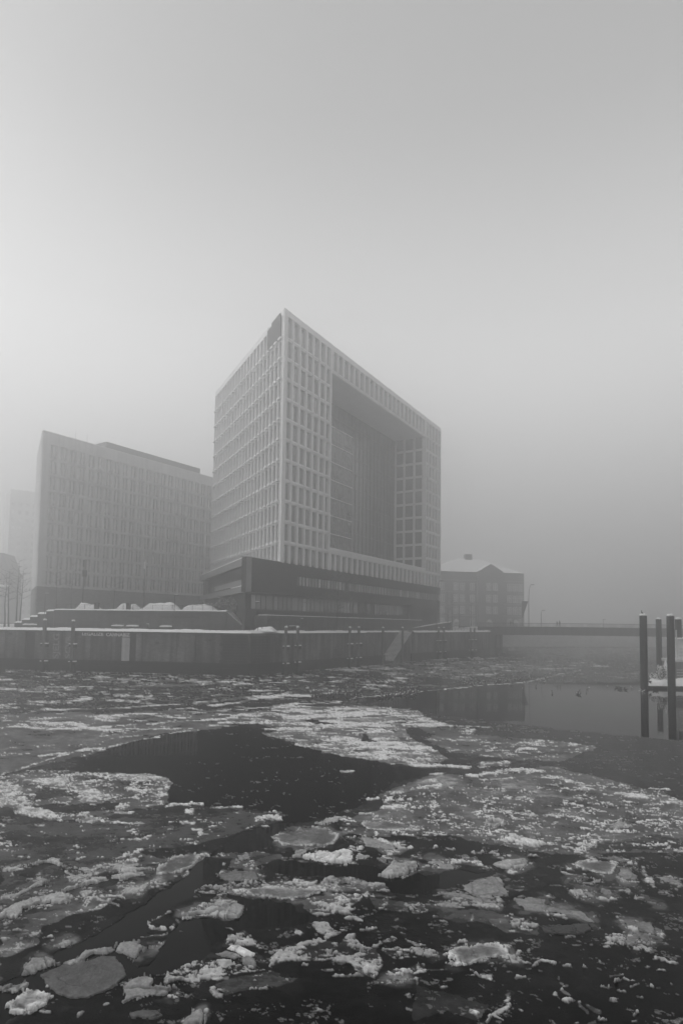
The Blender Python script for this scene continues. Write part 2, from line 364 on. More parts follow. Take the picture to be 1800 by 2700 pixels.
# ridges: (line, half width px, cover)
RID = [
 (r1((15,350),(120,352),(200,360),(330,362),(400,370)), 5, .95),
 (r1((30,375),(180,385),(330,385),(480,378),(600,368),(720,362),(850,350),(1000,345),(1090,335),(1120,320)), 3.5, .9),
 (r1((-60,620),(0,600),(60,580),(160,550),(260,515),(340,490),(450,475)), 3, .9),
 (r1((180,515),(290,495),(400,480)), 5, .9), (r1((480,440),(560,425),(660,418)), 2.6, .9),
 (r1((500,470),(640,440),(780,410),(900,385)), 2.2, .8), (r1((420,388),(700,388),(900,385)), 2, .7),
 (r1((0,305),(130,308),(300,298),(550,292),(700,280),(840,270)), 1.7, .8),
 (r1((-40,205),(200,206),(430,203)), 3, .8), (r1((-40,160),(150,160)), 2, .7), (r1((440,158),(760,165),(950,170)), 2.5, .6),
 (r1((560,237),(700,235)), 3, .7), (r1((600,190),(900,185),(1050,175)), 3, .55), (r1((620,127),(1100,133)), 1.5, .8),
 (r1((70,100),(300,96)), 3, .5), (r1((1140,133),(1300,127)), 2.5, .8), (r1((200,385),(350,450)), 3, .4), (r1((10,480),(110,470)), 2, .5),
 (r1((890,268),(1000,260),(1100,245),(1200,238),(1300,235),(1425,235)), 4, .98),
 (r1((960,280),(1100,265),(1180,245)), 3.5, .9),
 (r1((1000,300),(1130,295),(1250,285),(1350,272),(1500,268),(1568,262)), 2.2, .9), (r1((780,300),(880,290),(960,310)), 3, .6),
 (r2((0,255),(100,240),(250,228),(380,215),(500,202),(700,182),(850,172),(1000,135),(1100,115)), 1.6, .85),
 (r2((680,97),(850,110),(1000,108),(1150,100),(1240,97)), 2.5, .75), (r2((510,147),(590,150)), 2, .7), (r2((0,115),(120,118)), 2.5, .6),
 (r2((150,110),(420,106),(600,104)), 2, .5), (r2((330,70),(700,62),(900,60)), 1.5, .45),
 (r6((110,250),(150,262),(170,290)), 12, .97), (r6((1180,570),(1310,575),(1440,582),(1540,592)), 5, .97),
 (r6((0,275),(100,245)), 3, .8), (r6((780,520),(950,520),(1180,560)), 2.5, .8), (r6((1120,310),(1250,320),(1370,318)), 4, .9),
 (r6((200,340),(370,350)), 2.5, .7), (r6((230,372),(360,390)), 6, .85), (r6((500,315),(580,318)), 4, .95), (r6((440,360),(550,370)), 5, .85),
 (r6((580,460),(660,460)), 4, .9), (r6((650,395),(850,405)), 6, .8), (r6((430,440),(500,460)), 3, .9), (r6((1370,322),(1568,326)), 2, .6), (r6((1100,262),(1160,262)), 4, .9),
 (r2((300,360),(460,368)), 5, .9), (r2((480,370),(670,378)), 2, .7),
 (r2((640,552),(690,545),(760,545)), 8, .95), (r2((575,603),(640,597),(720,582),(820,578),(930,583)), 6, .95),
 (r2((925,606),(1000,612),(1070,632)), 6, .93), (r2((1090,645),(1150,660),(1220,662)), 5, .8), (r2((1255,685),(1320,690),(1400,706)), 6, .93),
 (r2((410,625),(440,623)), 5, .9), (r2((355,655),(460,646)), 6, .9), (r2((225,686),(330,667)), 6, .93), (r2((115,713),(160,707)), 4, .95),
 (r2((1415,660),(1510,668)), 3.5, .9), (r2((815,478),(895,480)), 5, .93), (r2((1040,460),(1080,459)), 5, .93), (r2((410,595),(470,590)), 3, .8),
 (r2((1465,728),(1530,722)), 5, .9), (r2((1150,760),(1215,768)), 4, .8), (r2((650,625),(830,608)), 3, .6), (r2((920,462),(1000,468)), 2, .6),
 (r2((60,580),(0,585)), 3, .7), (r2((200,715),(270,712)), 5, .8), (r2((190,745),(300,735)), 5, .7), (r2((500,780),(530,790)), 3, .8),
 (r1((450,850),(640,830)), 2.5, .5), (r1((780,735),(930,732)), 2.5, .8), (r1((960,748),(1110,745)), 2, .9), (r1((1180,795),(1230,790),(1300,800)), 5, .8),
 (r1((1220,765),(1290,770)), 3, .6), (r1((850,765),(880,768)), 4, .9), (r1((850,825),(900,822)), 5, .95), (r1((880,850),(925,852)), 5, .9),
 (r1((490,815),(660,822)), 2, .7), (r1((180,832),(215,830)), 4, .8), (r1((1070,770),(1120,778)), 3, .6),
 (r5((990,870),(1060,870)), 4, .8), (r5((900,940),(970,930),(1090,920)), 5, .8), (r5((440,965),(520,970)), 5, .7), (r5((1060,800),(1200,790),(1360,765)), 4, .65),
 (r5((1130,860),(1240,850),(1360,830)), 4, .6), (r5((1360,870),(1500,850),(1560,870)), 3, .8),
 (t1((330,780),(420,780),(520,790)), 5, .8), (t1((340,870),(510,840)), 2.5, .85), (t1((190,900),(300,905)), 4, .8), (t1((200,830),(320,830)), 3, .7),
 (t1((1060,215),(1190,200)), 3, .8), (t1((1230,160),(1310,150)), 5, .8), (t1((1340,205),(1420,205)), 3, .6), (t1((1240,60),(1400,15)), 2.5, .5),
 (t1((1160,245),(1260,240)), 4, .7), (t1((1360,260),(1440,265)), 3, .6), (t1((900,620),(1110,650)), 2.5, .7), (t1((1080,580),(1160,590)), 3, .7), (t1((440,380),(500,365)), 3, .7),
 (t1((440,965),(530,950)), 2, .95), (t1((600,1050),(710,1040)), 2.5, .7), (t1((1320,945),(1568,935)), 3, .75), (t1((0,1215),(50,1210)), 4, .8), (t1((640,860),(680,860)), 3, .6),
 (t1((1370,810),(1450,870),(1540,880)), 5, .75), (t1((1380,790),(1480,740),(1560,720)), 3, .6), (t1((-10,1320),(30,1320)), 6, .9),
 (t1((400,1640),(490,1650)), 4, .7), (t1((740,1690),(800,1640)), 4, .6), (t1((980,1570),(1020,1560)), 5, .9), (t1((420,1400),(460,1400)), 5, .8), (t1((475,1520),(510,1510)), 5, .9), (t1((230,1440),(255,1420)), 3, .8),
 (t2((230,705),(330,660),(480,640)), 4, .8), (t2((690,730),(770,740)), 6, .9), (t2((930,740),(1030,765)), 5, .9), (t2((1120,770),(1190,760)), 5, .8), (t2((860,640),(940,650)), 5, .8),
 (t2((840,590),(880,620)), 4, .8), (t2((1350,650),(1500,690)), 5, .85), (t2((1440,730),(1550,730)), 6, .8), (t2((720,1590),(785,1580)), 3, .95), (t2((820,1590),(880,1585)), 4, .97),
 (t2((390,1600),(430,1650),(480,1660)), 7, .75), (t2((380,1490),(470,1490)), 6, .85), (t2((160,1500),(260,1520)), 7, .8), (t2((10,1590),(60,1590)), 3, .8),
 (t2((1080,1325),(1300,1335)), 3, .8), (t2((1340,1330),(1568,1320)), 3.5, .7), (t2((1500,1470),(1568,1475)), 3, .8), (t2((1260,1380),(1300,1380)), 4, .7), (t2((1435,1425),(1470,1425)), 4, .8),
 (t2((470,440),(495,445)), 3, .95), (t2((120,75),(235,75)), 5, .9), (t2((180,125),(280,140)), 4, .85), (t2((245,170),(290,170)), 4, .85), (t2((880,110),(915,105)), 4, .9), (t2((720,465),(780,475)), 3, .4),
 (t2((700,1480),(800,1460)), 2.5, .7), (t2((20,1020),(30,1060)), 4, .9), (t2((50,980),(80,1000)), 4, .9), (t2((100,1075),(140,1078)), 2, .8), (t2((370,780),(400,785)), 4, .8), (t2((510,1050),(540,1060)), 4, .9), (t2((1540,1050),(1568,1055)), 3, .7),
 (t3((20,660),(90,660)), 4, .85), (t3((130,675),(180,680)), 4, .8), (t3((360,695),(430,695)), 4, .9), (t3((180,730),(240,720)), 6, .85), (t3((300,740),(500,755)), 2, .7), (t3((400,790),(410,830),(340,860)), 4, .85),
 (t3((570,815),(640,830)), 6, .8), (t3((660,900),(720,910)), 4, .85), (t3((150,300),(190,295)), 5, .8), (t3((60,870),(100,885)), 4, .7), (t3((0,900),(40,910)), 7, .8), (t3((45,960),(175,955)), 5, .9),
 (t3((165,1050),(230,1045),(290,1030)), 5, .95), (t3((1080,1165),(1140,1155)), 3, .85), (t3((550,1080),(600,1082)), 3, .5), (t3((1215,930),(1225,965)), 5, .9), (t3((490,960),(515,955)), 4, .8), (t3((860,950),(885,945)), 4, .8),
 (t3((-20,1475),(160,1470)), 2.5, .8), (t3((640,1510),(700,1510),(705,1550)), 4, .7), (t3((955,1585),(990,1580)), 5, .95), (t3((650,1780),(690,1785)), 5, .8), (t3((1210,1420),(1260,1470),(1380,1495)), 5, .75),
 (t3((1380,1900),(1450,1840),(1540,1780),(1590,1760)), 5, .75), (t3((1460,1850),(1530,1890)), 3, .7), (t3((1530,1640),(1550,1720)), 6, .6), (t3((1170,1470),(1230,1470)), 2, .6), (t3((970,300),(1030,320)), 5, .9), (t3((840,300),(880,290)), 4, .8),
 (t3((780,1430),(990,1425)), 3, .75), (t3((1370,325),(1400,330)), 4, .85), (t3((1230,340),(1290,345)), 5, .85), (t3((1080,430),(1140,430)), 5, .9), (t3((580,300),(625,290)), 5, .8),
 (t4((0,1325),(60,1360),(140,1372)), 3.5, .85), (t4((160,1400),(200,1370),(260,1340),(330,1345),(390,1370)), 4.5, .85), (t4((480,1388),(560,1390)), 3, .92), (t4((660,1390),(690,1392)), 2, .8), (t4((780,1395),(810,1405)), 4, .8),
 (t4((1250,1315),(1320,1305),(1400,1320),(1440,1345),(1500,1355)), 4.5, .8), (t4((1215,1388),(1245,1392)), 3, .8), (t4((1330,1415),(1395,1425)), 3, .7), (t4((1050,1190),(1040,1230)), 5, .8), (t4((1180,1205),(1250,1240)), 5, .8),
 (t4((900,1475),(980,1460)), 5, .6), (t4((950,1520),(990,1500)), 3, .85), (t4((1015,1500),(1070,1515)), 3, .85), (t4((1095,1510),(1130,1512)), 3, .8), (t4((850,1555),(900,1560)), 4, .8), (t4((980,1595),(1055,1610)), 5, .7), (t4((930,1680),(965,1690)), 7, .85),
 (t4((1115,1570),(1175,1545)), 4, .75), (t4((1150,1655),(1205,1668)), 4, .75), (t4((1290,1560),(1320,1585)), 4, .7), (t4((1370,1590),(1410,1590)), 4, .6), (t4((1460,1560),(1475,1570)), 3, .8),
 (t4((390,1500),(410,1520)), 3, .7), (t4((430,1560),(465,1570)), 3, .75), (t4((470,1590),(515,1585)), 3, .8), (t4((455,1615),(525,1655)), 4, .7), (t4((480,1695),(500,1705)), 7, .7), (t4((380,1655),(410,1640)), 3, .8),
 (t4((610,1745),(640,1800),(660,1800)), 7, .7), (t4((680,1750),(740,1780),(820,1800)), 6, .7), (t4((800,1870),(880,1880)), 4, .8), (t4((680,1905),(760,1890)), 5, .6), (t4((1100,1840),(1150,1810)), 5, .6), (t4((1100,1905),(1130,1900)), 5, .8), (t4((540,1905),(570,1900)), 4, .8), (t4((110,1800),(135,1815)), 4, .5), (t4((10,1490),(75,1485)), 4, .6), (t4((60,1255),(90,1260)), 4, .7),
 (t4((460,300),(545,295)), 4, .8), (t4((570,305),(640,300),(690,310)), 6, .85), (t4((1040,265),(1110,272),(1190,285)), 5, .85), (t4((1325,280),(1380,265),(1470,290)), 6, .85), (t4((1410,115),(1460,115),(1540,155)), 4, .8),
 (t4((760,160),(840,130)), 5, .85), (t4((850,150),(930,155)), 6, .9), (t4((940,145),(1010,148)), 4, .85), (t4((650,185),(760,180)), 3, .7), (t4((180,370),(230,372)), 4, .9), (t4((160,320),(225,310)), 3, .85), (t4((430,520),(480,545),(590,552)), 3, .8),
 (t4((-20,505),(60,512)), 4, .85), (t4((1190,500),(1220,560),(1280,620)), 8, .8), (t4((1120,765),(1220,760),(1160,730)), 6, .75), (t4((1145,690),(1180,690)), 4, .7), (t4((1510,680),(1560,655)), 6, .75), (t4((110,105),(170,120)), 4, .8), (t4((880,1150),(945,1158)), 5, .6),
 (t4((1120,390),(1170,395)), 2, .5), (t4((950,600),(1150,620)), 4, .5), (t4((850,660),(1000,660)), 3, .6), (t4((560,545),(700,560)), 2, .3), (t4((690,1000),(830,1060)), 2, .3),
]
FLOES = [
 (t1((-60,770),(0,720),(80,660),(200,625),(300,600),(400,570),(520,545),(600,495),(700,465),(800,425),(900,400),(1000,390),(1010,420),(900,460),(800,480),(700,510),(600,540),(720,590),(630,605),(640,635),(560,645),(440,645),(330,665),(240,690),(200,740),(140,785),(60,770),(0,800),(-60,830)), 'longest white snow-covered ice ridge running diagonally in from the left edge', dict(h=.2, tone=.66, dome=.14)),
 (t1((-60,350),(0,340),(60,310),(200,290),(330,260),(420,240),(470,210),(520,220),(600,280),(560,300),(620,330),(700,375),(640,385),(590,360),(560,310),(500,280),(430,265),(350,285),(240,300),(140,345),(0,355),(-60,365)), 'bent white ice ridge with a peak, topmost at the lower left edge', dict(h=.16, tone=.62, dome=.1)),
 (t1((530,390),(640,385),(760,360),(860,350),(870,385),(770,420),(690,430),(620,410)), 'flat white ice piece touching the right foot of the bent ridge', dict(h=.14)),
 (t1((690,325),(770,300),(850,320),(990,285),(940,320),(870,345),(760,345)), 'slender white ice piece pointing right above the long diagonal ridge', dict(h=.14)),
 (t1((1010,320),(1080,280),(1200,280),(1310,270),(1250,310),(1400,300),(1420,320),(1260,340),(1340,350),(1360,385),(1250,390),(1120,430),(1020,410),(1010,380),(1110,365),(1110,340)), 'jagged white ice piece at the upper right end of the long diagonal ridge', dict(h=.16, tone=.64, dome=.08)),
 (t1((1090,540),(1160,490),(1300,480),(1400,420),(1435,425),(1350,490),(1260,540),(1160,550)), 'white wedge of ice with a thin raised tip beside the dark channel', dict(h=.1, tone=.6)),
 (t1((20,570),(150,540),(260,490),(400,400),(450,430),(340,480),(250,540),(140,590),(50,595)), 'grey-white ice strip between the bent ridge and the long diagonal ridge', dict(h=.12, tone=.5)),
 (t1((725,530),(780,515),(850,505),(860,540),(790,575),(730,560)), 'small smooth rounded pale plate of ice under the long diagonal ridge', dict(h=.07, tone=.5, rough=.3)),
 (t1((320,550),(420,530),(430,545),(330,560)), 'smallest white sliver of ice just above the long diagonal ridge', dict(h=.1, tone=.5)),
 (t1((470,1035),(540,1010),(600,985),(640,975),(680,1000),(640,1025),(520,1045)), 'lone little white ice lump in the dark water of the left channel', dict(h=.12, tone=.58, dome=.08)),
 (t1((185,1295),(240,1220),(290,1140),(420,1130),(510,1165),(560,1180),(470,1215),(350,1240),(310,1280),(210,1310)), 'crumbly grey ice lump left of the big round grey floe', dict(h=.16, tone=.4, dome=.1)),
 (t1((370,1300),(570,1200),(750,1180),(900,1130),(1060,1120),(1150,1230),(1170,1300),(1080,1380),(940,1460),(800,1510),(640,1510),(520,1480),(450,1400)), 'big round dull grey ice floe near the bottom left', dict(h=.035, tone=.20, rough=.5)),
 (t1((570,1195),(700,1140),(780,1070),(880,1060),(1050,1040),(1060,1060),(980,1110),(860,1110),(780,1160),(650,1220)), 'white crumbly ice crest along the far edge of the big round grey floe', dict(h=.18, tone=.55, dome=.1)),
 (t1((1060,1060),(1100,1010),(1300,990),(1280,1030),(1350,1040),(1500,1050),(1300,1070),(1260,1160),(1180,1130),(1110,1090)), 'tattered white ice heap right of the crest on the big round floe', dict(h=.16, tone=.5, dome=.08)),
 (t1((20,1440),(60,1400),(180,1390),(270,1370),(250,1410),(150,1450),(100,1460)), 'knobbly white ice lump above the tilted plate in the bottom left corner', dict(h=.16, tone=.5, dome=.08)),
 (t1((40,1580),(150,1510),(250,1430),(380,1450),(480,1500),(440,1570),(280,1640),(60,1665),(75,1610)), 'pale ice plate with a sharp near edge in the bottom left corner', dict(h=.12, tone=.34, rim=.04)),
 (t1((1095,1570),(1150,1490),(1150,1390),(1250,1330),(1350,1310),(1430,1340),(1400,1400),(1500,1410),(1620,1440),(1500,1500),(1380,1480),(1250,1510),(1170,1560)), 'cracked pale ice slab right of the big round grey floe', dict(h=.16, tone=.42, dome=.1)),
 (t1((1180,1650),(1300,1620),(1440,1620),(1490,1660),(1400,1690),(1200,1690)), 'dull oval of soaked grey ice at the bottom edge, left of centre', dict(h=.02, tone=.17)),
 (t2((605,370),(690,355),(750,375),(700,410),(590,445),(620,410)), 'small pale ice plate on the right bank of the dark channel', dict(h=.1, tone=.48)),
 (t2((1120,330),(1220,310),(1360,295),(1260,330),(1210,370),(1200,395),(1130,405)), 'grey-white ice plate touching the left tip of the bright central floe', dict(h=.12, tone=.5)),
 (t2((1690,350),(1640,318),(1568,315),(1470,345),(1350,340),(1230,360),(1220,390),(1300,410),(1400,440),(1568,455),(1640,445),(1680,410),(1640,390)), 'brightest long snow-white floe, floating in black water at the centre', dict(h=.2, tone=.76, dome=.12)),
 (t3((120,385),(165,340),(280,380),(220,410),(150,412)), 'small cracked white piece off the right end of the bright central floe', dict(h=.16, tone=.6)),
 (t2((1305,80),(1400,40),(1500,15),(1600,8),(1640,20),(1540,50),(1450,75),(1390,90)), 'narrow white ice strip at the head of the dark channel, uppermost of the central floes', dict(h=.14, tone=.62)),
 (t2((-140,500),(-50,440),(0,400),(130,365),(220,345),(290,385),(260,430),(200,480),(100,520),(0,545),(-140,550)), 'rounded grey ice tongue with a white rim jutting into the dark channel', dict(h=.06, tone=.2, rim=.07, rough=.6)),
 (t2((260,850),(340,860),(430,815),(620,810),(690,850),(670,900),(640,945),(500,965),(430,940),(330,910),(240,920),(150,960),(75,935),(180,900),(310,880)), 'thick lumpy white ice boulder with a broken tail on its left', dict(h=.22, tone=.6, dome=.22)),
 (t2((520,1230),(560,1195),(640,1200),(770,1280),(760,1300),(670,1310),(600,1260)), 'smooth bright white tilted ice slab in the lower middle', dict(h=.14, tone=.78, dome=.1, rough=.3)),
 (t2((395,1280),(510,1250),(600,1270),(640,1300),(590,1330),(500,1310)), 'flat grey ice wedge touching the left of the bright tilted slab', dict(h=.08, tone=.36, rough=.3)),
 (t2((600,1350),(700,1310),(780,1340),(800,1390),(690,1385)), 'rough grey ice block directly in front of the bright tilted slab', dict(h=.18, tone=.45, dome=.08)),
 (t2((240,1800),(310,1790),(300,1940),(120,1940),(120,1890),(180,1840)), 'upright pale ice slab cut by the bottom edge of the photo', dict(h=.22, tone=.5, dome=.1)),
 (t2((420,550),(600,510),(780,520),(830,590),(640,620),(500,600)), 'slushy mottled grey floe on the channel bank below the small pale plate', dict(h=.04, tone=.28)),
 (t2((520,690),(760,670),(1000,650),(1400,680),(1420,710),(1200,770),(1000,780),(750,730)), 'long flat slushy grey floe stretched below the bright central floe', dict(h=.04, tone=.24, rim=.05)),
 (t2((910,195),(1150,140),(1300,100),(1450,130),(1560,200),(1500,270),(1200,290),(1000,270),(970,230)), 'mottled light grey slush floe just left above the bright central floe', dict(h=.05, tone=.26, rim=.06)),
 (t3((140,210),(240,200),(340,230),(530,300),(520,320),(430,320),(210,290),(190,240)), 'pale flat wedge of ice behind the right end of the bright central floe', dict(h=.08, tone=.5, rough=.5)),
 (t3((340,550),(420,480),(470,415),(540,450),(560,440),(700,430),(720,480),(620,510),(640,530),(600,560),(460,590),(380,580)), 'jagged white ice block with a pointed top, right of the bright central floe', dict(h=.22, tone=.6, dome=.18)),
 (t3((760,440),(830,410),(990,450),(1055,480),(1040,500),(930,500),(860,460)), 'flat pale ice wedge right of the jagged pointed block', dict(h=.09, tone=.46)),
 (t3((340,400),(380,390),(430,410),(420,440),(370,445)), 'small round crumbly ice lump just above the jagged pointed block', dict(h=.14, tone=.38, dome=.06)),
 (t3((-30,615),(100,605),(200,630),(330,610),(400,625),(390,645),(260,655),(120,640),(-30,640)), 'low wavy white ice strip in front of the bright central floe', dict(h=.12, tone=.52)),
 (t3((1110,650),(1200,600),(1310,580),(1350,550),(1450,570),(1490,610),(1510,670),(1550,700),(1530,740),(1400,750),(1480,770),(1330,775),(1240,750),(1120,700)), 'largest smooth pale grey plate of ice, dome-shaped with a snow knob on top', dict(h=.06, tone=.42, rough=.3)),
 (t3((780,750),(940,705),(1110,715),(1240,760),(1430,790),(1440,820),(1300,820),(1100,760),(930,740)), 'pale flat ice apron along the near edge of the largest smooth plate', dict(h=.05, tone=.4)),
 (t3((840,820),(960,790),(1060,830),(1170,860),(1060,855),(930,850)), 'slim pale leaf-shaped ice plate in front of the largest smooth plate', dict(h=.07, tone=.42, rough=.3)),
 (t3((970,1270),(1040,1220),(1160,1200),(1280,1180),(1450,1180),(1530,1250),(1568,1330),(1430,1310),(1280,1340),(1190,1385),(1050,1390),(960,1370),(1020,1330)), 'ragged heap of crusted snow ice with a dark hollow, low right of centre', dict(h=.05, tone=.26, rim=.05)),
 (t3((160,70),(260,50),(600,80),(720,110),(500,150),(230,130)), 'mottled whitish slush floe uppermost, behind the flat pale wedge', dict(h=.04, tone=.3, rim=.03)),
 (t3((380,1500),(600,1500),(610,1520),(480,1530)), 'thin pale ice bar lying at the near edge of the crumbled field', dict(h=.08, tone=.45)),
 (t3((1290,75),(1350,50),(1450,50),(1510,75),(1460,105),(1370,105)), 'saucer-shaped ice floe with a raised white rim', dict(h=.07, tone=.3, rim=.14)),
 (t4((-90,215),(0,165),(60,195),(150,215),(270,235),(320,270),(240,290),(150,290),(60,265),(-20,250)), 'snowy white log-shaped floe, the whitest on the right side', dict(h=.2, tone=.78, dome=.16)),
 (t4((-190,455),(-100,420),(0,410),(130,400),(150,440),(90,490),(0,500),(-100,500)), 'rough white floe directly in front of the snowy log-shaped floe', dict(h=.16, tone=.6, dome=.1)),
 (t4((880,100),(930,70),(1000,65),(1100,100),(1040,125),(940,125)), 'white ice hump farthest back on the right', dict(h=.16, tone=.64, dome=.12)),
 (t4((540,450),(620,415),(800,420),(970,450),(940,520),(900,545),(780,535),(650,500)), 'big flat grey oval floe with a pale rim on the right', dict(h=.05, tone=.24, rim=.03, rough=.4)),
 (t4((820,395),(930,375),(1090,435),(960,425)), 'smooth grey pointed sliver of ice behind the flat oval floe', dict(h=.04, tone=.26, rough=.2)),
 (t4((650,370),(700,350),(800,375),(750,392)), 'small smooth grey lozenge of ice behind the flat oval floe', dict(h=.04, tone=.24, rough=.2)),
 (t4((960,540),(990,480),(1050,490),(1160,560),(1130,610),(1010,600)), 'pale rounded plate with a bright patch touching the flat oval floe', dict(h=.07, tone=.36)),
 (t4((1320,570),(1400,565),(1520,610),(1510,635),(1400,615)), 'pale tongue of ice nearest the right edge', dict(h=.08, tone=.44, rough=.4)),
 (t4((600,700),(700,715),(820,770),(740,765),(660,740)), 'slanting white sliver of ice below the flat oval floe', dict(h=.1, tone=.5)),
 (t4((770,710),(820,670),(950,730),(880,745)), 'small pale ice peak right of the slanting white sliver', dict(h=.12, tone=.46, dome=.1)),
 (t4((5,760),(180,760),(310,780),(290,820),(460,870),(640,890),(760,990),(700,985),(560,930),(350,900),(120,880),(90,840),(30,810)), 'long pale grey plate tapering to a hooked tip on the right', dict(h=.06, tone=.40, rough=.3)),
 (t4((1010,985),(1100,985),(1280,985),(1310,1030),(1330,1115),(1200,1090),(1080,1040)), 'angular speckled grey ice plate with a straight crack, lone at the right', dict(h=.07, tone=.3)),
 (t4((1035,1120),(1160,1090),(1260,1150),(1240,1170),(1150,1140),(1110,1210),(1040,1200)), 'crumbly arch of ice just in front of the angular speckled plate', dict(h=.14, tone=.38)),
 (t4((240,1010),(700,1000),(740,1050),(600,1110),(300,1090)), 'faint drowned grey sheet in front of the long hooked plate', dict(h=.015, tone=.10, rough=.6)),
 (t4((1175,785),(1300,795),(1355,825),(1250,810)), 'thin pale splinter of ice floating alone at the right', dict(h=.05, tone=.36)),
 (t4((0,690),(60,678),(120,690),(60,702)), 'little pale oval between the largest smooth plate and the long hooked plate', dict(h=.05, tone=.42, rough=.2)),
 (t4((530,615),(650,570),(660,590),(610,620)), 'small pale triangle of ice left below the flat oval floe', dict(h=.08, tone=.42)),
 (t4((610,660),(650,635),(720,670)), 'tiny grey ice knob between the pale triangle and the slanting sliver', dict(h=.08, tone=.36)),
 (r5((630,985),(700,960),(760,955),(865,975),(770,1000),(700,1015)), 'white spindle-shaped floe below the left snow field', dict(h=.08, tone=.5, rim=.08)),
 (r5((820,268),(850,258),(890,270),(850,282)), 'white ice cake alone on the grey ice left of the dark pool', dict(h=.14, tone=.6, dome=.1)),
]

def worley(x, y, seed=0, jit=.9):
    xi = np.floor(x).astype(np.int64); yi = np.floor(y).astype(np.int64)
    d1 = np.full(x.shape, 9., np.float32); d2 = d1.copy(); cr_ = np.zeros(x.shape, np.float32); ox = cr_.copy(); oy = cr_.copy()
    for i in (-1, 0, 1):
        for j in (-1, 0, 1):
            a, b = xi+i, yi+j
            rx = _perm[(a*7+seed) & 255, (b*13+a+seed*3) & 255]; ry = _perm[(b*11+seed*5) & 255, (a*5+b*3+seed) & 255]; rc = _perm[(a*3+b*17+seed) & 255, (a*29+b+seed*7) & 255]
            dx = a+.5+(rx-.5)*jit-x; dy_ = b+.5+(ry-.5)*jit-y; d = np.hypot(dx, dy_)
            c = d < d1; d2 = np.where(c, d1, np.minimum(d2, d)); d1 = np.where(c, d, d1)
            cr_ = np.where(c, rc, cr_); ox = np.where(c, dx, ox); oy = np.where(c, dy_, oy)
    return d1, d2, cr_, ox, oy
def snowfield():
    na, nd = 1100, 690
    a = np.linspace(-.66, .66, na); dy = np.linspace(36, 1330, nd)
    A, D = np.meshgrid(a, dy); Y = F*H/D; X = A*Y
    P, Q = proj(X, Y, 0.0)
    # ragged outlines: the outlines are displaced by world-space noise
    wa = np.clip(6*D/400, 1.5, 14)
    s1 = 1.2
    Pw = P+(fbm(X*s1, Y*s1, 5, 3)-.5)*wa*4.6; Qw = Q+(fbm(X*s1+40, Y*s1, 5, 8)-.5)*wa*2.6
    tone = np.full(X.shape, .012); cov = np.full(X.shape, .012)
    dark = np.clip((Q-2450)/250, 0, 1)*np.clip((P-300)/600, 0, 1)
    tone = tone*(1-.75*dark)
    def area(poly, tn, cv):
        x0 = min(p[0] for p in poly)-25; x1 = max(p[0] for p in poly)+25; y0 = min(p[1] for p in poly)-20; y1 = max(p[1] for p in poly)+20
        idx = np.nonzero((P > x0) & (P < x1) & (Q > y0) & (Q < y1))
        k = inpoly(Pw[idx], Qw[idx], poly)
        ii = (idx[0][k], idx[1][k]); tone[ii] = tn; cov[ii] = cv
    area(*REG[0])
    # smooth mirror reach to the right stays open water
    mirror = inpoly(P, Qw, v((640,1600),(1000,1585),(1150,1573),(1420,1568),(2400,1560),(2400,1690),(1570,1700),(1330,1680),(1200,1665),(1000,1640),(800,1612)))
    for r in REG[1:3]: area(*r)
    wat = np.zeros(X.shape, bool)
    for poly in WATER: wat |= inpoly(Pw, Qw, poly)
    wat |= mirror
    tone[wat] = 0; cov[wat] = 0; tone[wat & ~mirror & (Q < 2170) & ((P > 520) | (Q > 1990))] = .0035
    for r in REG[3:]: area(*r)
    for line, hw, cv in RID:
        x0 = min(p[0] for p in line)-4*hw-20; x1 = max(p[0] for p in line)+4*hw+20; y0 = min(p[1] for p in line)-4*hw-10; y1 = max(p[1] for p in line)+4*hw+10
        idx = np.nonzero((P > x0) & (P < x1) & (Q > y0) & (Q < y1))
        if not len(idx[0]): continue
        hw = hw*(.62 if y0 < 1960 else .66 if y0 > 2150 else .8); cv = cv*(.9 if y0 > 2150 else 1)
        d = segdist(Pw[idx], Q[idx]+(Qw[idx]-Q[idx])*.6, line)
        nn = fbm(X[idx]*.8, Y[idx]*.8, 3, 31)
        g = cv*np.exp(-(d/(hw*(.55+1.1*nn)))**2*1.1)
        cov[idx] = np.maximum(cov[idx], g); tone[idx] = np.maximum(tone[idx], .12*(g > .25))
    for poly, _, kw in FLOES:
        if kw.get('tone', .6) < .2: continue
        x0 = min(p[0] for p in poly)-40; x1 = max(p[0] for p in poly)+40; y0 = min(p[1] for p in poly)-25; y1 = max(p[1] for p in poly)+25
        idx = np.nonzero((P > x0) & (P < x1) & (Q > y0) & (Q < y1))
        d = segdist(Pw[idx], Q[idx]+(Qw[idx]-Q[idx])*.5, poly, True); nn = fbm(X[idx]*1.1, Y[idx]*1.1, 4, 77)
        g = np.exp(-(d/(5+14*nn))**2)*(~wat[idx]); cov[idx] = np.maximum(cov[idx], .34*g*np.clip(nn*3-1.1, 0, 1)); tone[idx] = np.maximum(tone[idx], .26*g*nn*np.clip(nn*6-2.2, 0, 1))
    # clump noise, flattened to 0..1 by rank; coarser with distance
    cs = np.clip(14/Y, .25, 1.0)
    n1 = .45*fbm(X*1.6, Y*2.0, 7, 12, .74)+.30*ridged(X*2.6, Y*3.2, 5, 44)+.25*fbm(X*9, Y*11, 4, 91, .7)
    far = Y > 40
    n2 = fbm(X*.36+Y*.05, Y*.72, 7, 5, .80)
    mixw = np.clip((Y-28)/30, 0, 1)
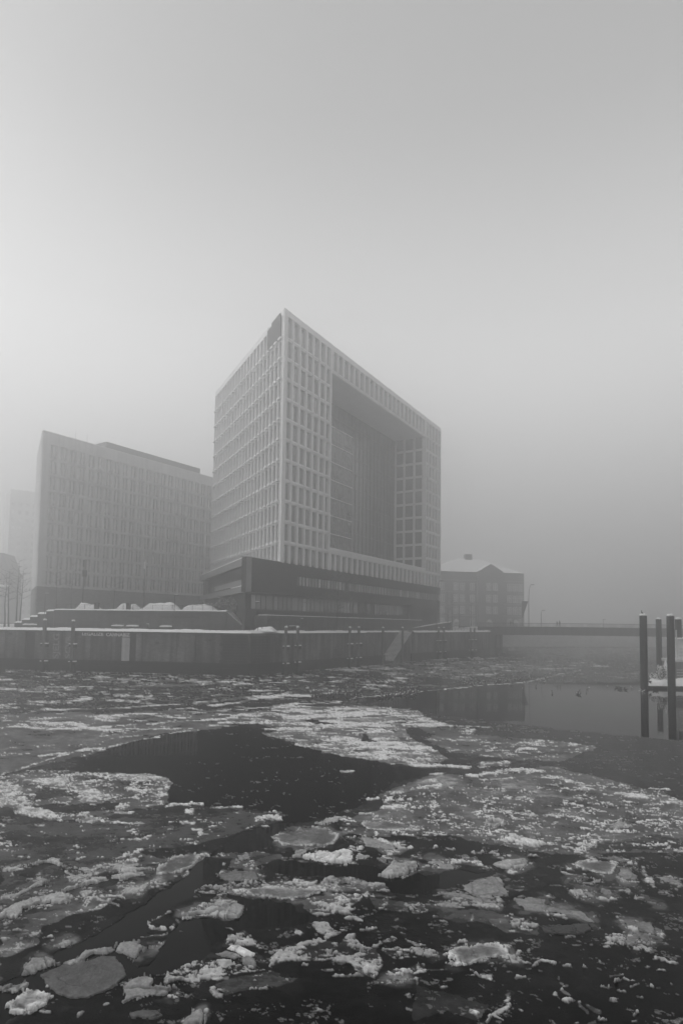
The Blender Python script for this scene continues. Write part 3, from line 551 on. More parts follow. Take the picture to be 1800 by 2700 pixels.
    for poly, _, kw in FLOES:
        x0 = min(p[0] for p in poly)-2; x1 = max(p[0] for p in poly)+2; y0 = min(p[1] for p in poly)-2; y1 = max(p[1] for p in poly)+2
        idx = np.nonzero((P > x0) & (P < x1) & (Q > y0) & (Q < y1)); k_ = inpoly(P[idx], Q[idx], poly) & (segdist(P[idx], Q[idx], poly, True) > 2.5); ii = (idx[0][k_], idx[1][k_]); tone[ii] = 0; cov[ii] = 0
    def rank(z):
        zs = np.sort(z.ravel()[::37]); return np.interp(z, zs, np.linspace(0, 1, len(zs)))
    wx, wy = X+.25*(fbm(X*2, Y*2, 4, 17)-.5), Y+.25*(fbm(X*2+9, Y*2, 4, 27)-.5)
    a1, a2, ac, aox, aoy = worley(wx*1.5, wy*2.1, 3); b1, b2, bc, box_, boy = worley(wx*4.2, wy*5.2, 9)
    plate = .6*ac+.4*bc-.5*np.clip(1-(b2-b1)*5, 0, 1)-.45*np.clip(1-(a2-a1)*9, 0, 1)
    nn = rank((.58*rank(n1)+.42*rank(plate))*(1-mixw)+rank(n2)*mixw)
    fine = fbm(X*6, Y*6, 4, 71, .6); fine2 = fbm(X*2.4, Y*2.4, 4, 19)
    ex = nn-(1-cov)
    snow = ex > 0
    k = np.clip(ex/np.maximum(cov, .05), 0, 1)
    hmax = np.clip(.04+.12*cov, .04, .16)
    fine3 = fbm(X*17, Y*17, 3, 131, .7)
    hgt = (.012+hmax*np.power(k, .7)*(.25+1.3*np.clip(fine-.3, 0, 1)+.35*(fine3-.5)))*np.clip(k*9, .25, 1)*np.clip(30/Y, .35, 1)*.5
    tilt = (aox*(ac-.5)*.10+aoy*(bc-.35)*.12+boy*(bc-.5)*.05+.03*bc)*np.clip(30/Y, .2, 1)*np.clip(k*4, 0, 1)
    hgt = hgt+np.clip(tilt, -.01, .12)
    pat = fbm(X*.7, Y*.9, 6, 55, .65)
    icy = (tone > 0)
    # grey ice: patchy tone with fine streaks of slush
    pt2 = fbm(X*4, Y*5, 4, 66, .6)
    base = tone*np.clip(.1+2.6*(pat-.2)*(.1+1.8*pt2), .2, 3.2)
    z = np.where(icy, .006+.012*(pt2-.3)*(tone > .05), -.12)
    z = np.where(snow, np.maximum(hgt, .02), z)
    tn = np.where(snow, np.clip(.24+.56*np.clip(k*3, 0, 1)*(.45+1.1*fine2)*(.6+.8*fine3)*(.62+.55*bc)*(1-np.clip((26-Y)/5, 0, 1)*(.68-.45*np.clip(pat*3-1.1, 0, 1))), .09, .8), base)
    tn = np.where(~snow & (ex > -.05) & icy, np.maximum(tn, .13), tn)
    # drop cells that are all under water
    idm = np.arange(na*nd).reshape(nd, na)
    live = z > -.05
    q = live[:-1, :-1] | live[1:, :-1] | live[:-1, 1:] | live[1:, 1:]
    f = np.stack([idm[:-1, :-1][q], idm[:-1, 1:][q], idm[1:, 1:][q], idm[1:, :-1][q]], 1)
    return X, Y, z, tn, f, snow
def grid_mesh(name, X, Y, Z, tone, faces, mtl, smooth=True):
    used = np.unique(faces); mp_ = np.full(X.size, -1, np.int64); mp_[used] = np.arange(len(used))
    co = np.stack([X.ravel()[used], Y.ravel()[used], Z.ravel()[used]], 1).astype(np.float32)
    f = mp_[faces].astype(np.int32)
    me = bpy.data.meshes.new(name); me.vertices.add(len(co)); me.vertices.foreach_set('co', co.ravel())
    me.loops.add(f.size); me.loops.foreach_set('vertex_index', f.ravel())
    me.polygons.add(len(f)); me.polygons.foreach_set('loop_start', np.arange(0, f.size, 4, dtype=np.int32))
    me.polygons.foreach_set('use_smooth', np.full(len(f), smooth))
    me.materials.append(mtl)
    at = me.attributes.new('tone', 'FLOAT', 'POINT'); at.data.foreach_set('value', tone.ravel()[used].astype(np.float32))
    me.update(calc_edges=True); return me
X_, Y_, Z_, T_, F_, S_ = snowfield()
fs = S_.ravel()[F_].any(axis=1)
tag(link('ice_sheet', grid_mesh('ice_sheet', X_, Y_, Z_, T_, F_[~fs], im)), kind='stuff')
tag(link('brash_ice', grid_mesh('brash_ice', X_, Y_, Z_, T_, F_[fs], im)), kind='stuff')

def floe(poly, label, h=.14, tone=.62, rim=0., dome=0., group=None, rough=1., cat='ice floe', cut=1.3):
    xs = [p[0] for p in poly]; ys = [p[1] for p in poly]
    x0, x1, y0, y1 = min(xs)-45, max(xs)+45, min(ys)-45, max(ys)+45
    hy = lambda px: 1647+.0126*(px-900)
    cx = (x0+x1)/2; d0, d1 = y0-hy(cx)-2, y1-hy(cx)+2
    st = 1.7 if (x1-x0) < 500 else 2.2
    a = np.arange((x0-900)/F, (x1-900)/F, st/F); dd = np.arange(d0, d1, st)
    A, D = np.meshgrid(a, dd); Y = F*H/D; X = A*Y; P, Q = proj(X, Y, 0.0)
    wa = np.clip(6*D/400, 1.5, 12)*rough
    Pw = P+(fbm(X*3, Y*3, 6, 3, .72)-.5)*wa*cut*2.6; Qw = Q+(fbm(X*3+40, Y*3, 6, 8, .72)-.5)*wa*cut*1.7
    ins = inpoly(Pw, Qw, poly)
    W = [atz(*p) for p in poly]
    ed = segdist(X, Y, W, True)
    size = math.sqrt(max(.2, (max(p[0] for p in W)-min(p[0] for p in W))*(max(p[1] for p in W)-min(p[1] for p in W))))
    h = h*.42; dome = dome*.36
    n1 = fbm(X*4, Y*4, 6, 7, .72); n2 = ridged(X*8, Y*8, 5, 21); n3 = fbm(X*1.4, Y*1.4, 4, 90, .65); n4 = fbm(X*22, Y*22, 3, 61, .7)
    e = 1-np.exp(-ed/.035)
    z = h*(.5+.5*e)*(.35+.7*n1+(.7*(n2-.45)+.5*(n4-.5))*.45*(h > .045)+.5*(n3-.5))
    if dome: z = z+dome*np.clip(ed/(size*.22), 0, 1)**.7*np.clip(2.2*n3-.35, .1, 2)*(.8+.3*n2+.12*n4)
    a1, a2, ac, aox, aoy = worley(X*1.3+.3*n1, Y*1.3+.3*n3, 5)
    crack = np.clip(1-(a2-a1)*14, 0, 1)*(ac > .35)
    if h > .045: z = z*(1-.75*crack)+np.clip(aoy*(ac-.4)*.18+aox*(ac-.5)*.12, -.02, .12)*e
    tn = tone*(1 if tone > .7 else .72)*(.45+1.0*n1)*(.7+.6*n4)*(1+.3*(n3-.5))*(1-.6*crack)*(.85+.3*ac)
    if rim:
        rw = .05+.22*n3; g = np.exp(-(ed/rw)**2)*(n2 > .45)*np.clip(n1*4-1.2, 0, 1)
        z = z+rim*g*(.4+n1); tn = tn+(.62-tn)*np.clip(g*1.2, 0, 1)
        tn = tn*(.5+1.1*n3); sp_ = (n1 > .66); tn = np.where(sp_, np.maximum(tn, .26), tn)
    tn = np.clip(tn, .02, .82)
    z = np.where(ins, np.maximum(z, .03), -.08)
    nd, na = X.shape; idm = np.arange(X.size).reshape(nd, na)
    q = ins[:-1, :-1] | ins[1:, :-1] | ins[:-1, 1:] | ins[1:, 1:]
    f = np.stack([idm[:-1, :-1][q], idm[:-1, 1:][q], idm[1:, 1:][q], idm[1:, :-1][q]], 1)
    if len(f) < 4: return
    ero = np.clip(fbm(X*2.4, Y*2.4, 5, 141, .75)-.42, 0, 1)*(.45 if tone > .3 else .2)
    ins &= ed > ero*min(1., size*.5)
    z = np.where(ins, z, -.08)
    q = ins[:-1, :-1] | ins[1:, :-1] | ins[:-1, 1:] | ins[1:, 1:]
    f = np.stack([idm[:-1, :-1][q], idm[:-1, 1:][q], idm[1:, 1:][q], idm[1:, :-1][q]], 1)
    if len(f) < 4: return
    ox, oy = float(X[ins].mean()), float(Y[ins].mean())
    tn2 = np.where(ins, tn, np.minimum(tone, .3)*.8)
    o = link('ice_floe', grid_mesh('ice_floe', X-ox, Y-oy, z, tn2, f, im), None, (ox, oy, 0))
    return tag(o, label, cat, group)
for poly, label, kw in FLOES: floe(poly, label, group='ice floes drifting in the foreground', **kw)

# ------------------------------------------------------------------ quay, terrace, land
ZQ = 6.78; ZG = ZQ+.3                              # masonry level, level of the packed snow on it
KINK = (gx(664, 101.0), 101.0)                       # corner of the quay wall
LEFT0 = (gx(-420, 114.0), 114.0)
QU = Vector((.556, .831)); QEND = (KINK[0]+QU.x*118, KINK[1]+QU.y*118)
def s_on(P, u, px):                                  # distance along a wall where pixel column px crosses it
    a = (px-CX)/F; return (a*P[1]-P[0])/(u[0]-a*u[1])
lu = Vector((KINK[0]-LEFT0[0], KINK[1]-LEFT0[1])); LL = lu.length; lu.normalize()
QRZL = math.atan2(lu.y, lu.x); QRZR = math.atan2(QU.y, QU.x)
land = [LEFT0, KINK, QEND, (QEND[0]-20, QEND[1]+40), (160, 330), (160, 520), (-420, 520), (-420, 180)]
off = .35
tag(MB().prism([(LEFT0[0], LEFT0[1]+1.2), (KINK[0]-4.2, KINK[1]+2.4), (QEND[0]-4.2, QEND[1]+2.4), (QEND[0]-6, QEND[1]+60), (170, 300), (170, 600), (-440, 600), (-440, 140)], -.8, ZG).build('quayside_ground', M['oldsnow']), kind='structure')

def sp(s, px): return s
wallL = empty('quay_wall', (LEFT0[0], LEFT0[1], 0), QRZL, label='graffiti-covered brick quay wall facing the camera on the left', cat='quay wall')
sl_ = lambda px: s_on(LEFT0, lu, px)
sr_ = lambda px: s_on(KINK, QU, px)
# left wall: body with recesses
mb = MB(); segs = [(0, sl_(-60)), (sl_(-60), sl_(40)), (sl_(40), sl_(72)), (sl_(98), LL-.3)]
mb.box(0, sl_(-20), 0, 1.2, 1.9, ZQ-.28); mb.box(sl_(-20), sl_(42), .35, 1.2, 1.9, ZQ-.28); mb.box(sl_(42), sl_(72), 0, 1.2, 1.9, ZQ-.28)
mb.box(sl_(72), sl_(98), .5, 1.2, 1.9, ZQ-.28); mb.box(sl_(98), LL-.3, 0, 1.2, 1.9, ZQ-.28)
mb.build('brick_face', M['brick'], wallL)
MB().box(-.1, LL, -.06, 1.25, -.8, 1.898).build('slimy_foot', M['wet'], wallL)
MB().box(-.1, LL, -.22, 1.2, -.8, 1.05).build('footing', M['wet'], wallL)
MB().box(0, LL, -.12, 1.3, ZQ-.278, ZQ).build('coping', M['concrete'], wallL)
MB().box(sl_(72.5), sl_(97.5), .30, .49, -.5, ZQ-.3).build('dark_recess', M['granite'], wallL)
MB().box(sl_(326), sl_(347), -.03, .02, 1.9, 5.75).build('whitewashed_panel', M['paint'], wallL)
MB().box(sl_(347.3), sl_(363), -.02, .02, 1.9, ZQ-.3).build('dark_panel', M['granite'], wallL)
MB().box(sl_(309), sl_(325), -.012, .02, 1.9, ZQ-.5).build('grimy_panel', M['bastion'], wallL)
for px, py in ((154, 1680), (419, 1695), (417, 1746), (557, 1688), (570, 1750), (33, 1672)):
    c = aty(px, py, 104)
    MB().box(sl_(px-4.5), sl_(px+4.5), -.012, .05, c.z-.17, c.z+.17).build('drain_hole', M['recess'], wallL)
for px in (20, 200, 245, 300, 380, 470, 520, 640):
    MB().box(sl_(px)-.05, sl_(px)+.05, -.03, .02, 1.9, ZQ-.3).build('joint_rib', M['granite'], wallL)
# granite quoins
stn = MB().box(0, 1, -.09, .05, 0, 1).mesh('stone_block', M['granite'])
def stone(parent, x0, x1, z0, z1):
    o = link('stone', stn, parent, (x0, 0, z0)); o.scale = (x1-x0-.03, 1, z1-z0-.03)
zz = 1.95
k = 0
while zz < ZQ-.5:
    w0 = (0, 7, 14, 3)[k % 4]
    xa = sl_(590)-(.45 if k % 3 == 0 else 0)+.12*(k % 2); xb = LL-.4
    cuts = [xa, xa+1.5+.4*(k % 2), xa+2.6+.3*(k % 3), xa+3.9-.3*(k % 2), xb]
    for a_, b_ in zip(cuts[:-1], cuts[1:]): stone(wallL, a_, b_, zz, min(zz+.46, ZQ-.32))
    zz += .46; k += 1
# writing
def writing(body, size, parent, loc, mtl, vertical=False, extr=.004, sx=1., bold=.07):
    cu = bpy.data.curves.new('writing', 'FONT'); cu.body = body; cu.size = size; cu.extrude = extr; cu.offset = bold*size*.5; cu.resolution_u = 3
    cu.align_x = 'LEFT'; cu.space_character = 1.05
    tmp = bpy.data.objects.new('tmp', cu); COL.objects.link(tmp); bpy.context.view_layer.update()
    me = bpy.data.meshes.new_from_object(tmp.evaluated_get(bpy.context.evaluated_depsgraph_get())); bpy.data.objects.remove(tmp)
    me.materials.clear(); me.materials.append(mtl)
    o = link('graffiti', me, parent, loc); o.rotation_euler = (R(90), R(-90) if vertical else 0, 0); o.scale = (sx, 1, 1)
    return o
def fit_writing(body, x0, x1, z0, z1, parent, mtl, y=-.035, vertical=False):
    o = writing(body, 1.0, parent, (0, 0, 0), mtl)
    xs = [q.co.x for q in o.data.vertices]; ys = [q.co.y for q in o.data.vertices]
    w_, h_ = max(xs)-min(xs), max(ys)-min(ys)
    if not vertical:
        sx, sy = (x1-x0)/w_, (z1-z0)/h_; o.scale = (sx, sy, 1)
        o.location = (x0-min(xs)*sx, y, z0-min(ys)*sy)
    else:
        sx, sy = (z1-z0)/w_, (x1-x0)/h_; o.scale = (sx, sy, 1); o.rotation_euler = (R(90), R(-90), 0)
        o.rotation_mode = 'XYZ'
        o.matrix_basis = Matrix.Translation((x1+min(ys)*sy, y, z0-min(xs)*sx)) @ Matrix(((0, -sy, 0, 0), (0, 0, -1, 0), (sx, 0, 0, 0), (0, 0, 0, 1)))
    return o
zt = aty(280, 1667.5, 103).z; zb = aty(280, 1677.5, 103).z
fit_writing('LEGALIZE', sl_(221), sl_(277), zb, zt, wallL, M['spray'])
fit_writing('CANNABIZ', sl_(284), sl_(347), zb-.06, zt-.08, wallL, M['spray'], y=-.045)
fit_writing('SJELG', sl_(146), sl_(167), 2.0, 6.25, wallL, M['spray2'], vertical=True)
fit_writing('SCVR', sl_(178), sl_(193), 2.1, 6.0, wallL, M['spray2'], vertical=True)

# right wall with the double stair cut into it
wallR = empty('quay_wall', (KINK[0], KINK[1], 0), QRZR, label='dark brick quay wall running away to the bridge with a stair notch in it', cat='quay wall')
sa, sb, sc_, sd_ = sr_(965), sr_(1016), sr_(1040), sr_(1086)
LR = 118
mb = MB()
mb.box(0, sa-.3, 0, 1.2, 1.9, ZQ-.28); mb.box(sd_+.6, LR, 0, 1.2, 1.9, ZQ-.28)
mb.build('brick_face', M['brick'], wallR)
mb = MB()                                             # sloping flanks of the notch
mb.xz([(sa-.3, 1.9), (sb, 1.9), (sb-.6, 1.9), (sa-.3, ZQ-.28)], 0, 1.2)
mb.build('stair_flank', M['brick'], wallR)
MB().box(sa-.3, sd_+.6, 3.6, 4.6, -.8, ZQ-.28).build('notch_back_wall', M['brick'], wallR)
MB().box(-.1, sb, -.06, 1.25, -.8, 1.898).build('slimy_foot', M['wet'], wallR)
MB().box(sd_, LR, -.06, 1.25, -.8, 1.898).build('slimy_foot', M['wet'], wallR)
MB().box(.6, sa-.3, 1.31, 6, ZQ-.6, ZG-.01).box(sd_+.6, LR, 1.31, 6, ZQ-.6, ZG-.01).build('quay_slab', M['oldsnow'], wallR)
MB().box(sa-.3, sa-.0, 1.2, 4.6, -.8, ZQ-.61).box(sd_+.6, sd_+.9, 1.2, 4.6, -.8, ZQ-.61).build('notch_side_wall', M['brick'], wallR)
MB().box(0, sa-.3, -.12, 1.3, ZQ-.278, ZQ).build('coping', M['concrete'], wallR)
MB().box(sd_+.6, LR, -.12, 1.3, ZQ-.278, ZQ).build('coping', M['concrete'], wallR)
MB().box(sa-.3, sd_+.6, 3.6, 4.7, ZQ-.278, ZQ).build('coping', M['concrete'], wallR)
MB().box(sb-.2, sc_+.4, .4, 3.6, -.8, .35).build('landing', M['wet'], wallR)
for i in range(5):                                    # quoins of the granite pier, right-hand side
    for j in range(10): stone(wallR, .05+i*.95, .05+(i+1)*.95-.02*(j % 2), 1.95+j*.45, min(1.95+(j+1)*.45, ZQ-.32))
def flight(s_bottom, s_top, y0, y1, n=24, name='stair_flight'):
    zs = np.linspace(.35, ZQ, n+1); ss = np.linspace(s_bottom, s_top, n+1)
    st, sn = MB(), MB()
    for i in range(n):
        a_, b_ = sorted((ss[i], ss[i+1])); st.box(a_, b_, y0, y1, -.6, zs[i+1]-.1)
        sn.box(a_+.02, b_-.02, y0+.05, y1-.05, zs[i+1]-.1, zs[i+1]+.05)
    o = st.build(name, M['brick'], wallR); sn.build('snow_tread', M['snow'], o)
flight(sc_, sd_+.6, .25, 3.6)
flight(sb-.3, sa-.3, 1.25, 3.6)
# snow lying along the quay edge, lumpy
def snow_strip(P, rz, L_, name, label, y0=-.2, y1=1.5, base=ZQ, skip=None, hh=.28, seed=1):
    nx = int(L_/.22); ny = 7
    xs = np.linspace(0, L_, nx); ys = np.linspace(y0, y1, ny)
    X, Y = np.meshgrid(xs, ys); Y = Y-(Y < y0+.01)*(fbm(X*1.3, X*0+2., 4, seed)*.16)
    prof = np.array([0, .7, 1, 1, .9, .8, .6])[:, None]
    Z = base+.004+hh*prof*(.55+.9*fbm(X*.45, Y*.6+seed, 5, seed)) ; Z[0, :] = base-.02
    idm = np.arange(X.size).reshape(ny, nx); q = np.ones((ny-1, nx-1), bool)
    if skip: q &= ~((X[:-1, :-1] > skip[0]) & (X[:-1, :-1] < skip[1]))
    f = np.stack([idm[:-1, :-1][q], idm[:-1, 1:][q], idm[1:, 1:][q], idm[1:, :-1][q]], 1)
    me = grid_mesh(name, X, Y, Z, np.ones(X.size), f, M['snow'])
    return tag(link(name, me, None, (P[0], P[1], 0), rz), kind='stuff')
snow_strip(LEFT0, QRZL, LL+.1, 'quay_edge_snow', '', seed=3, hh=.42)
snow_strip(KINK, QRZR, LR, 'quay_edge_snow', '', seed=9, skip=(sa-.3, sd_+.6), hh=.40)
snow_strip((KINK[0]-QU.y*3.6, KINK[1]+QU.x*3.6), QRZR, sd_+1, 'quay_edge_snow', '', seed=19, skip=(-1, sa-.3), hh=.3)
# brash ice crumbs against the wall foot are part of the river ice

# terrace (bastion) on the left
BY = 11.0
def lw(px, back): # point on a line parallel to the left quay wall, set back
    P = (LEFT0[0]-lu.y*back, LEFT0[1]+lu.x*back); s = s_on(P, lu, px); return P, s
PB, s0 = lw(145, BY); _, s1_ = lw(598, BY); _, s2_ = lw(662, BY)
ZT = 10.5
bast = empty('terrace_wall', (PB[0], PB[1], 0), QRZL, label='raised dark brick terrace wall with stepped left end behind the quay', cat='retaining wall')
mb = MB(); mb.box(s0, s1_, 0, 26, ZQ-.06, ZT-.16)
mb.build('brick_body', M['bastion'], bast)
steps = [(124, 144, 1611), (102, 123.5, 1618.5), (82, 101.5, 1626), (61, 81.5, 1634), (42, 60.5, 1641.5)]
for a_, b_, y_ in steps:
    zt_ = aty((a_+b_)/2, y_, PB[1]-6).z
    xa, xb = lw(a_, BY)[1], lw(b_+.6, BY)[1]
    MB().box(xa, xb, .0, 8, ZQ-.06, zt_).build('step_block', M['bastion'], bast)
    snow_strip((PB[0]+lu.x*xa-lu.y*.06, PB[1]+lu.y*xa+lu.x*.06), QRZL, xb-xa, 'step_snow', '', y0=-.08, y1=2, base=zt_, hh=.3, seed=int(a_))
MB().box(s0-.02, s1_+.1, -.1, .5, ZT-.158, ZT).build('coping', M['concrete'], bast)
MB().box(sl_(348), lw(528, BY)[1], -.04, .05, 9.2, 9.55).build('dark_slot', M['recess'], bast)
MB().box(lw(338, BY)[1], lw(373, BY)[1], -.035, .05, 9.3, 9.6).build('dark_slot', M['recess'], bast)
snow_strip((PB[0]+lu.x*s0, PB[1]+lu.y*s0), QRZL, s1_-s0, 'terrace_edge_snow', '', y0=-.12, y1=2.2, base=ZT, hh=.22, seed=5)
# stair going down right from the terrace
nst = 17
zs = np.linspace(ZT, ZQ+.1, nst+1); xs = np.linspace(s1_+.1, s2_, nst+1)
stair = empty('terrace_stair', (PB[0], PB[1], 0), QRZL, label='snow-dusted outdoor stair descending right from the brick terrace to the quay', cat='staircase')
for i in range(nst):
    o = MB().box(xs[i], xs[i+1], 0, 3, ZQ-.06, zs[i+1]).build('step', M['bastion'], stair)
    MB().box(xs[i]+.06, xs[i+1]-.04, -.12, 2.9, zs[i+1], zs[i+1]+.15).build('snow_tread', M['snow'], o)
# heaps of cleared snow on the terrace
def heap(P, rz, s_a, s_b, yb, base, hh, label, seed):
    L_ = s_b-s_a; nx = max(24, int(L_/.25)); ny = 14
    X, Y = np.meshgrid(np.linspace(0, L_, nx), np.linspace(0, 3.4, ny))
    e = np.minimum(np.clip(np.minimum(X, L_-X)/(L_*.22), 0, 1), 1)**.8*np.sin(np.pi*Y/3.4)**.7
    Z = e*hh*(.55+.8*fbm(X*.5, Y*.5, 5, seed)); idm = np.arange(X.size).reshape(ny, nx)
    f = np.stack([idm[:-1, :-1].ravel(), idm[:-1, 1:].ravel(), idm[1:, 1:].ravel(), idm[1:, :-1].ravel()], 1)
    ca, sa_ = math.cos(rz), math.sin(rz)
    o = link('snow_heap', grid_mesh('snow_heap', X, Y, Z, np.ones(X.size), f, M['snow']), None, (P[0]+ca*s_a-sa_*yb, P[1]+sa_*s_a+ca*yb, base-.02), rz)
    return tag(o, label, 'snow heap', 'heaps of cleared snow')
for i, (a_, b_, h_, lab) in enumerate([(180, 247, 1.35, 'leftmost snow heap on the brick terrace'), (288, 352, 1.3, 'snow heap on the terrace behind the railing gate'),
        (352, 462, 1.45, 'widest snow heap on the terrace, left of the slim lamp'), (464, 560, 1.4, 'snow heap on the terrace right of the slim lamp')]):
    heap(PB, QRZL, lw(a_, BY)[1], lw(b_, BY)[1], 1.2, ZT, h_, lab, i*3+1)
heap(LEFT0, QRZL, sl_(652), sl_(712), 2.4, ZG, .9, 'low snow heap on the quay at the foot of the terrace stair', 40)

# railings
bar_m = MB().box(-.012, .012, -.012, .012, 0, 1.02).mesh('bar', M['iron'])
post_m = MB().box(-.03, .03, -.03, .03, 0, 1.1).mesh('post', M['iron'])
def railing(P, rz, L_, base, label, step=1.9, bars=0, rails=(1.08,), group=None):
    r_ = empty('railing', (P[0], P[1], base), rz, label=label, cat='railing', group=group)
    n = max(1, round(L_/step))
    for i in range(n+1): link('post', post_m, r_, (L_*i/n, 0, 0))
    for z in rails: MB().box(0, L_, -.022, .022, z-.02, z+.02).build('rail', M['iron'], r_)
    if bars:
        mb = MB(); k = 0
        while k*bars < L_: mb.box(k*bars-.011, k*bars+.011, -.01, .01, .08, 1.05); k += 1
        tag(mb.build('bars', M['iron'], r_), kind='stuff')
    return r_
railing((PB[0]+lu.x*(s0+.2)-lu.y*.4, PB[1]+lu.y*(s0+.2)+lu.x*.4), QRZL, s1_-s0-1, ZT, 'long thin-barred iron railing along the brick terrace edge', bars=.16)
qa = sl_(540)
railing((LEFT0[0]+lu.x*qa-lu.y*.25, LEFT0[1]+lu.y*qa+lu.x*.25), QRZL, LL-qa-.3, ZQ, 'short open railing on the quay edge in front of the terrace stair', step=.95, rails=(1.08, .55))
railing((KINK[0]-QU.y*.3, KINK[1]+QU.x*.3), QRZR, sa-1, ZQ, 'iron railing on the quay edge between the wall corner and the stair notch', step=1.0, rails=(1.08, .55))
railing((KINK[0]+QU.x*(sd_+1.2)-QU.y*.3, KINK[1]+QU.y*(sd_+1.2)+QU.x*.3), QRZR, sr_(1270)-sd_-1.5, ZQ, 'iron railing on the quay edge between the stair notch and the bridge', bars=.5, step=2.0)
railing((LEFT0[0]-lu.y*.3, LEFT0[1]+lu.x*.3), QRZL, sl_(46), ZQ, 'two-bar railing on the quay edge at the far left', step=2.6, rails=(1.08, .6))
# gate posts on the terrace
for px, lab in ((257, 'dark square gate pier left, on the terrace'), (340, 'dark square gate pier right, on the terrace')):
    P, s = lw(px, BY+.9); tag(MB().box(-.35, .35, -.3, .3, 0, 1.3).box(-.42, .42, -.37, .37, 1.3, 1.4).build('gate_pier', M['recess'], None, (P[0]+lu.x*s, P[1]+lu.y*s, ZT), QRZL), lab, 'gate pier')

# benches with snow
def bench(px, lab, wd=1.9, back=8.3):
    P, s = lw(px, back); b = empty('bench', (P[0]+lu.x*s, P[1]+lu.y*s, ZG), QRZL, label=lab, cat='bench', group='snow-covered benches on the quay')
    for i in range(3): MB().box(-wd/2, wd/2, i*.17, i*.17+.14, .45, .49).build('seat_slat', M['wood'], b)
    for i in range(2): MB().box(-wd/2, wd/2, .56, .6, .68+i*.18, .8+i*.18).build('back_slat', M['wood'], b)
    for x in (-wd/2+.2, wd/2-.2):
        MB().box(x-.03, x+.03, 0, .06, 0, .45).box(x-.03, x+.03, .5, .56, 0, .98).build('leg', M['iron'], b)
    MB().xz([(-wd/2, .5), (wd/2, .5), (wd/2-.05, .72), (-.2, .78), (-wd/2+.15, .70)], 0.0, .5).build('snow_cushion', M['snow'], b)
    return b
for px, lab, wd in ((72, 'leftmost snow-covered bench on the quay', 1.5), (88, 'second snow-covered bench from the left, next to the leftmost', 1.5),
                (311, 'snow-covered bench above the graffiti, left of a pair', 2.3), (350, 'snow-covered bench above the whitewashed panel, right of a pair', 2.3), (438, 'lone snow-covered bench beside the slim lamp post', 2.2)):
    bench(px, lab, wd)
# litter bin by the benches
P, s = lw(393, 8.3)
b_ = empty('litter_bin', (P[0]+lu.x*s, P[1]+lu.y*s, ZG), QRZL, label='small round litter bin right of the pair of benches', cat='bin')
MB().lathe([(.2, .25), (.22, .95)], 12).build('bin_body', M['iron'], b_); MB().lathe([(.23, .95), (.15, 1.05)], 12).build('snow_cap', M['snow'], b_); MB().tube((0, 0, 0), (0, 0, .26), .04).build('leg', M['iron'], b_)

# ------------------------------------------------------------------ facades
def frame(px_P, u):
    return px_P, u, math.atan2(u[1], u[0])
def unit(a, b):
    l = math.hypot(a, b); return (a/l, b/l)
# --- main tower (local axis x runs left to right as seen, y goes into the building)
UR = unit(.573, 1.0); TC = (gx(737, 118.), 118.)                      # tower corner and right face
PC_Y = 109.2; PC = (.573*PC_Y-79.27, PC_Y)                            # podium corner on the same line
LRF = (190.8-118)/UR[1]; LPR = (190.8-PC_Y)/UR[1]
ULf = unit(.497, -1.0); TL = (46.99-.497*162.9, 162.9); LLF = (162.9-118)/-ULf[1]
rzR, rzL = math.atan2(UR[1], UR[0]), math.atan2(ULf[1], ULf[0])
Z0, FH, NR, ZTOP, ZP = 23.95, 3.99, 10, 69.5, 20.1
tower = empty('office_tower', (TC[0], TC[1], 0), 0, label='tall pale glass office tower with a huge recessed opening, corner towards the camera', cat='building')
def child(name, me, P, rz, loc, parent=tower):
    c, s = math.cos(rz), math.sin(rz); x, y, z = loc
    return link(name, me, parent, (P[0]+c*x-s*y-TC[0], P[1]+s*x+c*y-TC[1], z), rz)
sR = lambda px: s_on(TC, UR, px)
so0, so1 = sR(866), sR(1119)
DEP = 9.75
# core volumes
far = (TL[0]+45*math.sin(rzR)*-1, 0)
def wl(P, rz, x, y):
    c, s = math.cos(rz), math.sin(rz); return (P[0]+c*x-s*y-TC[0], P[1]+s*x+c*y-TC[1])
core = MB()
core.prism([wl(TC, rzR, .5, .45), wl(TC, rzR, so0, .45), wl(TC, rzR, so0, DEP+4), wl(TL, rzL, .45, 1.2)], ZP-2, ZTOP-.6)
core.prism([wl(TC, rzR, so1, .45), wl(TC, rzR, LRF-.4, .45), wl(TC, rzR, LRF-.4, 26), wl(TC, rzR, so1, 26)], ZP-2, ZTOP-.6)
core.prism([wl(TC, rzR, so0, .45), wl(TC, rzR, so1, .45), wl(TC, rzR, so1, 26), wl(TC, rzR, so0, DEP+4)], 63.9, ZTOP-.6)
core.prism([wl(TC, rzR, so0, .45), wl(TC, rzR, so1, .45), wl(TC, rzR, so1, 26), wl(TC, rzR, so0, DEP+4)], ZP-2, 23.9)
core.prism([wl(TC, rzR, so0, DEP+.3), wl(TC, rzR, so1, DEP+.3), wl(TC, rzR, so1, 26), wl(TC, rzR, so0, 26)], ZP, 64.1)
core.build('core_volume', M['glass2'], tower)
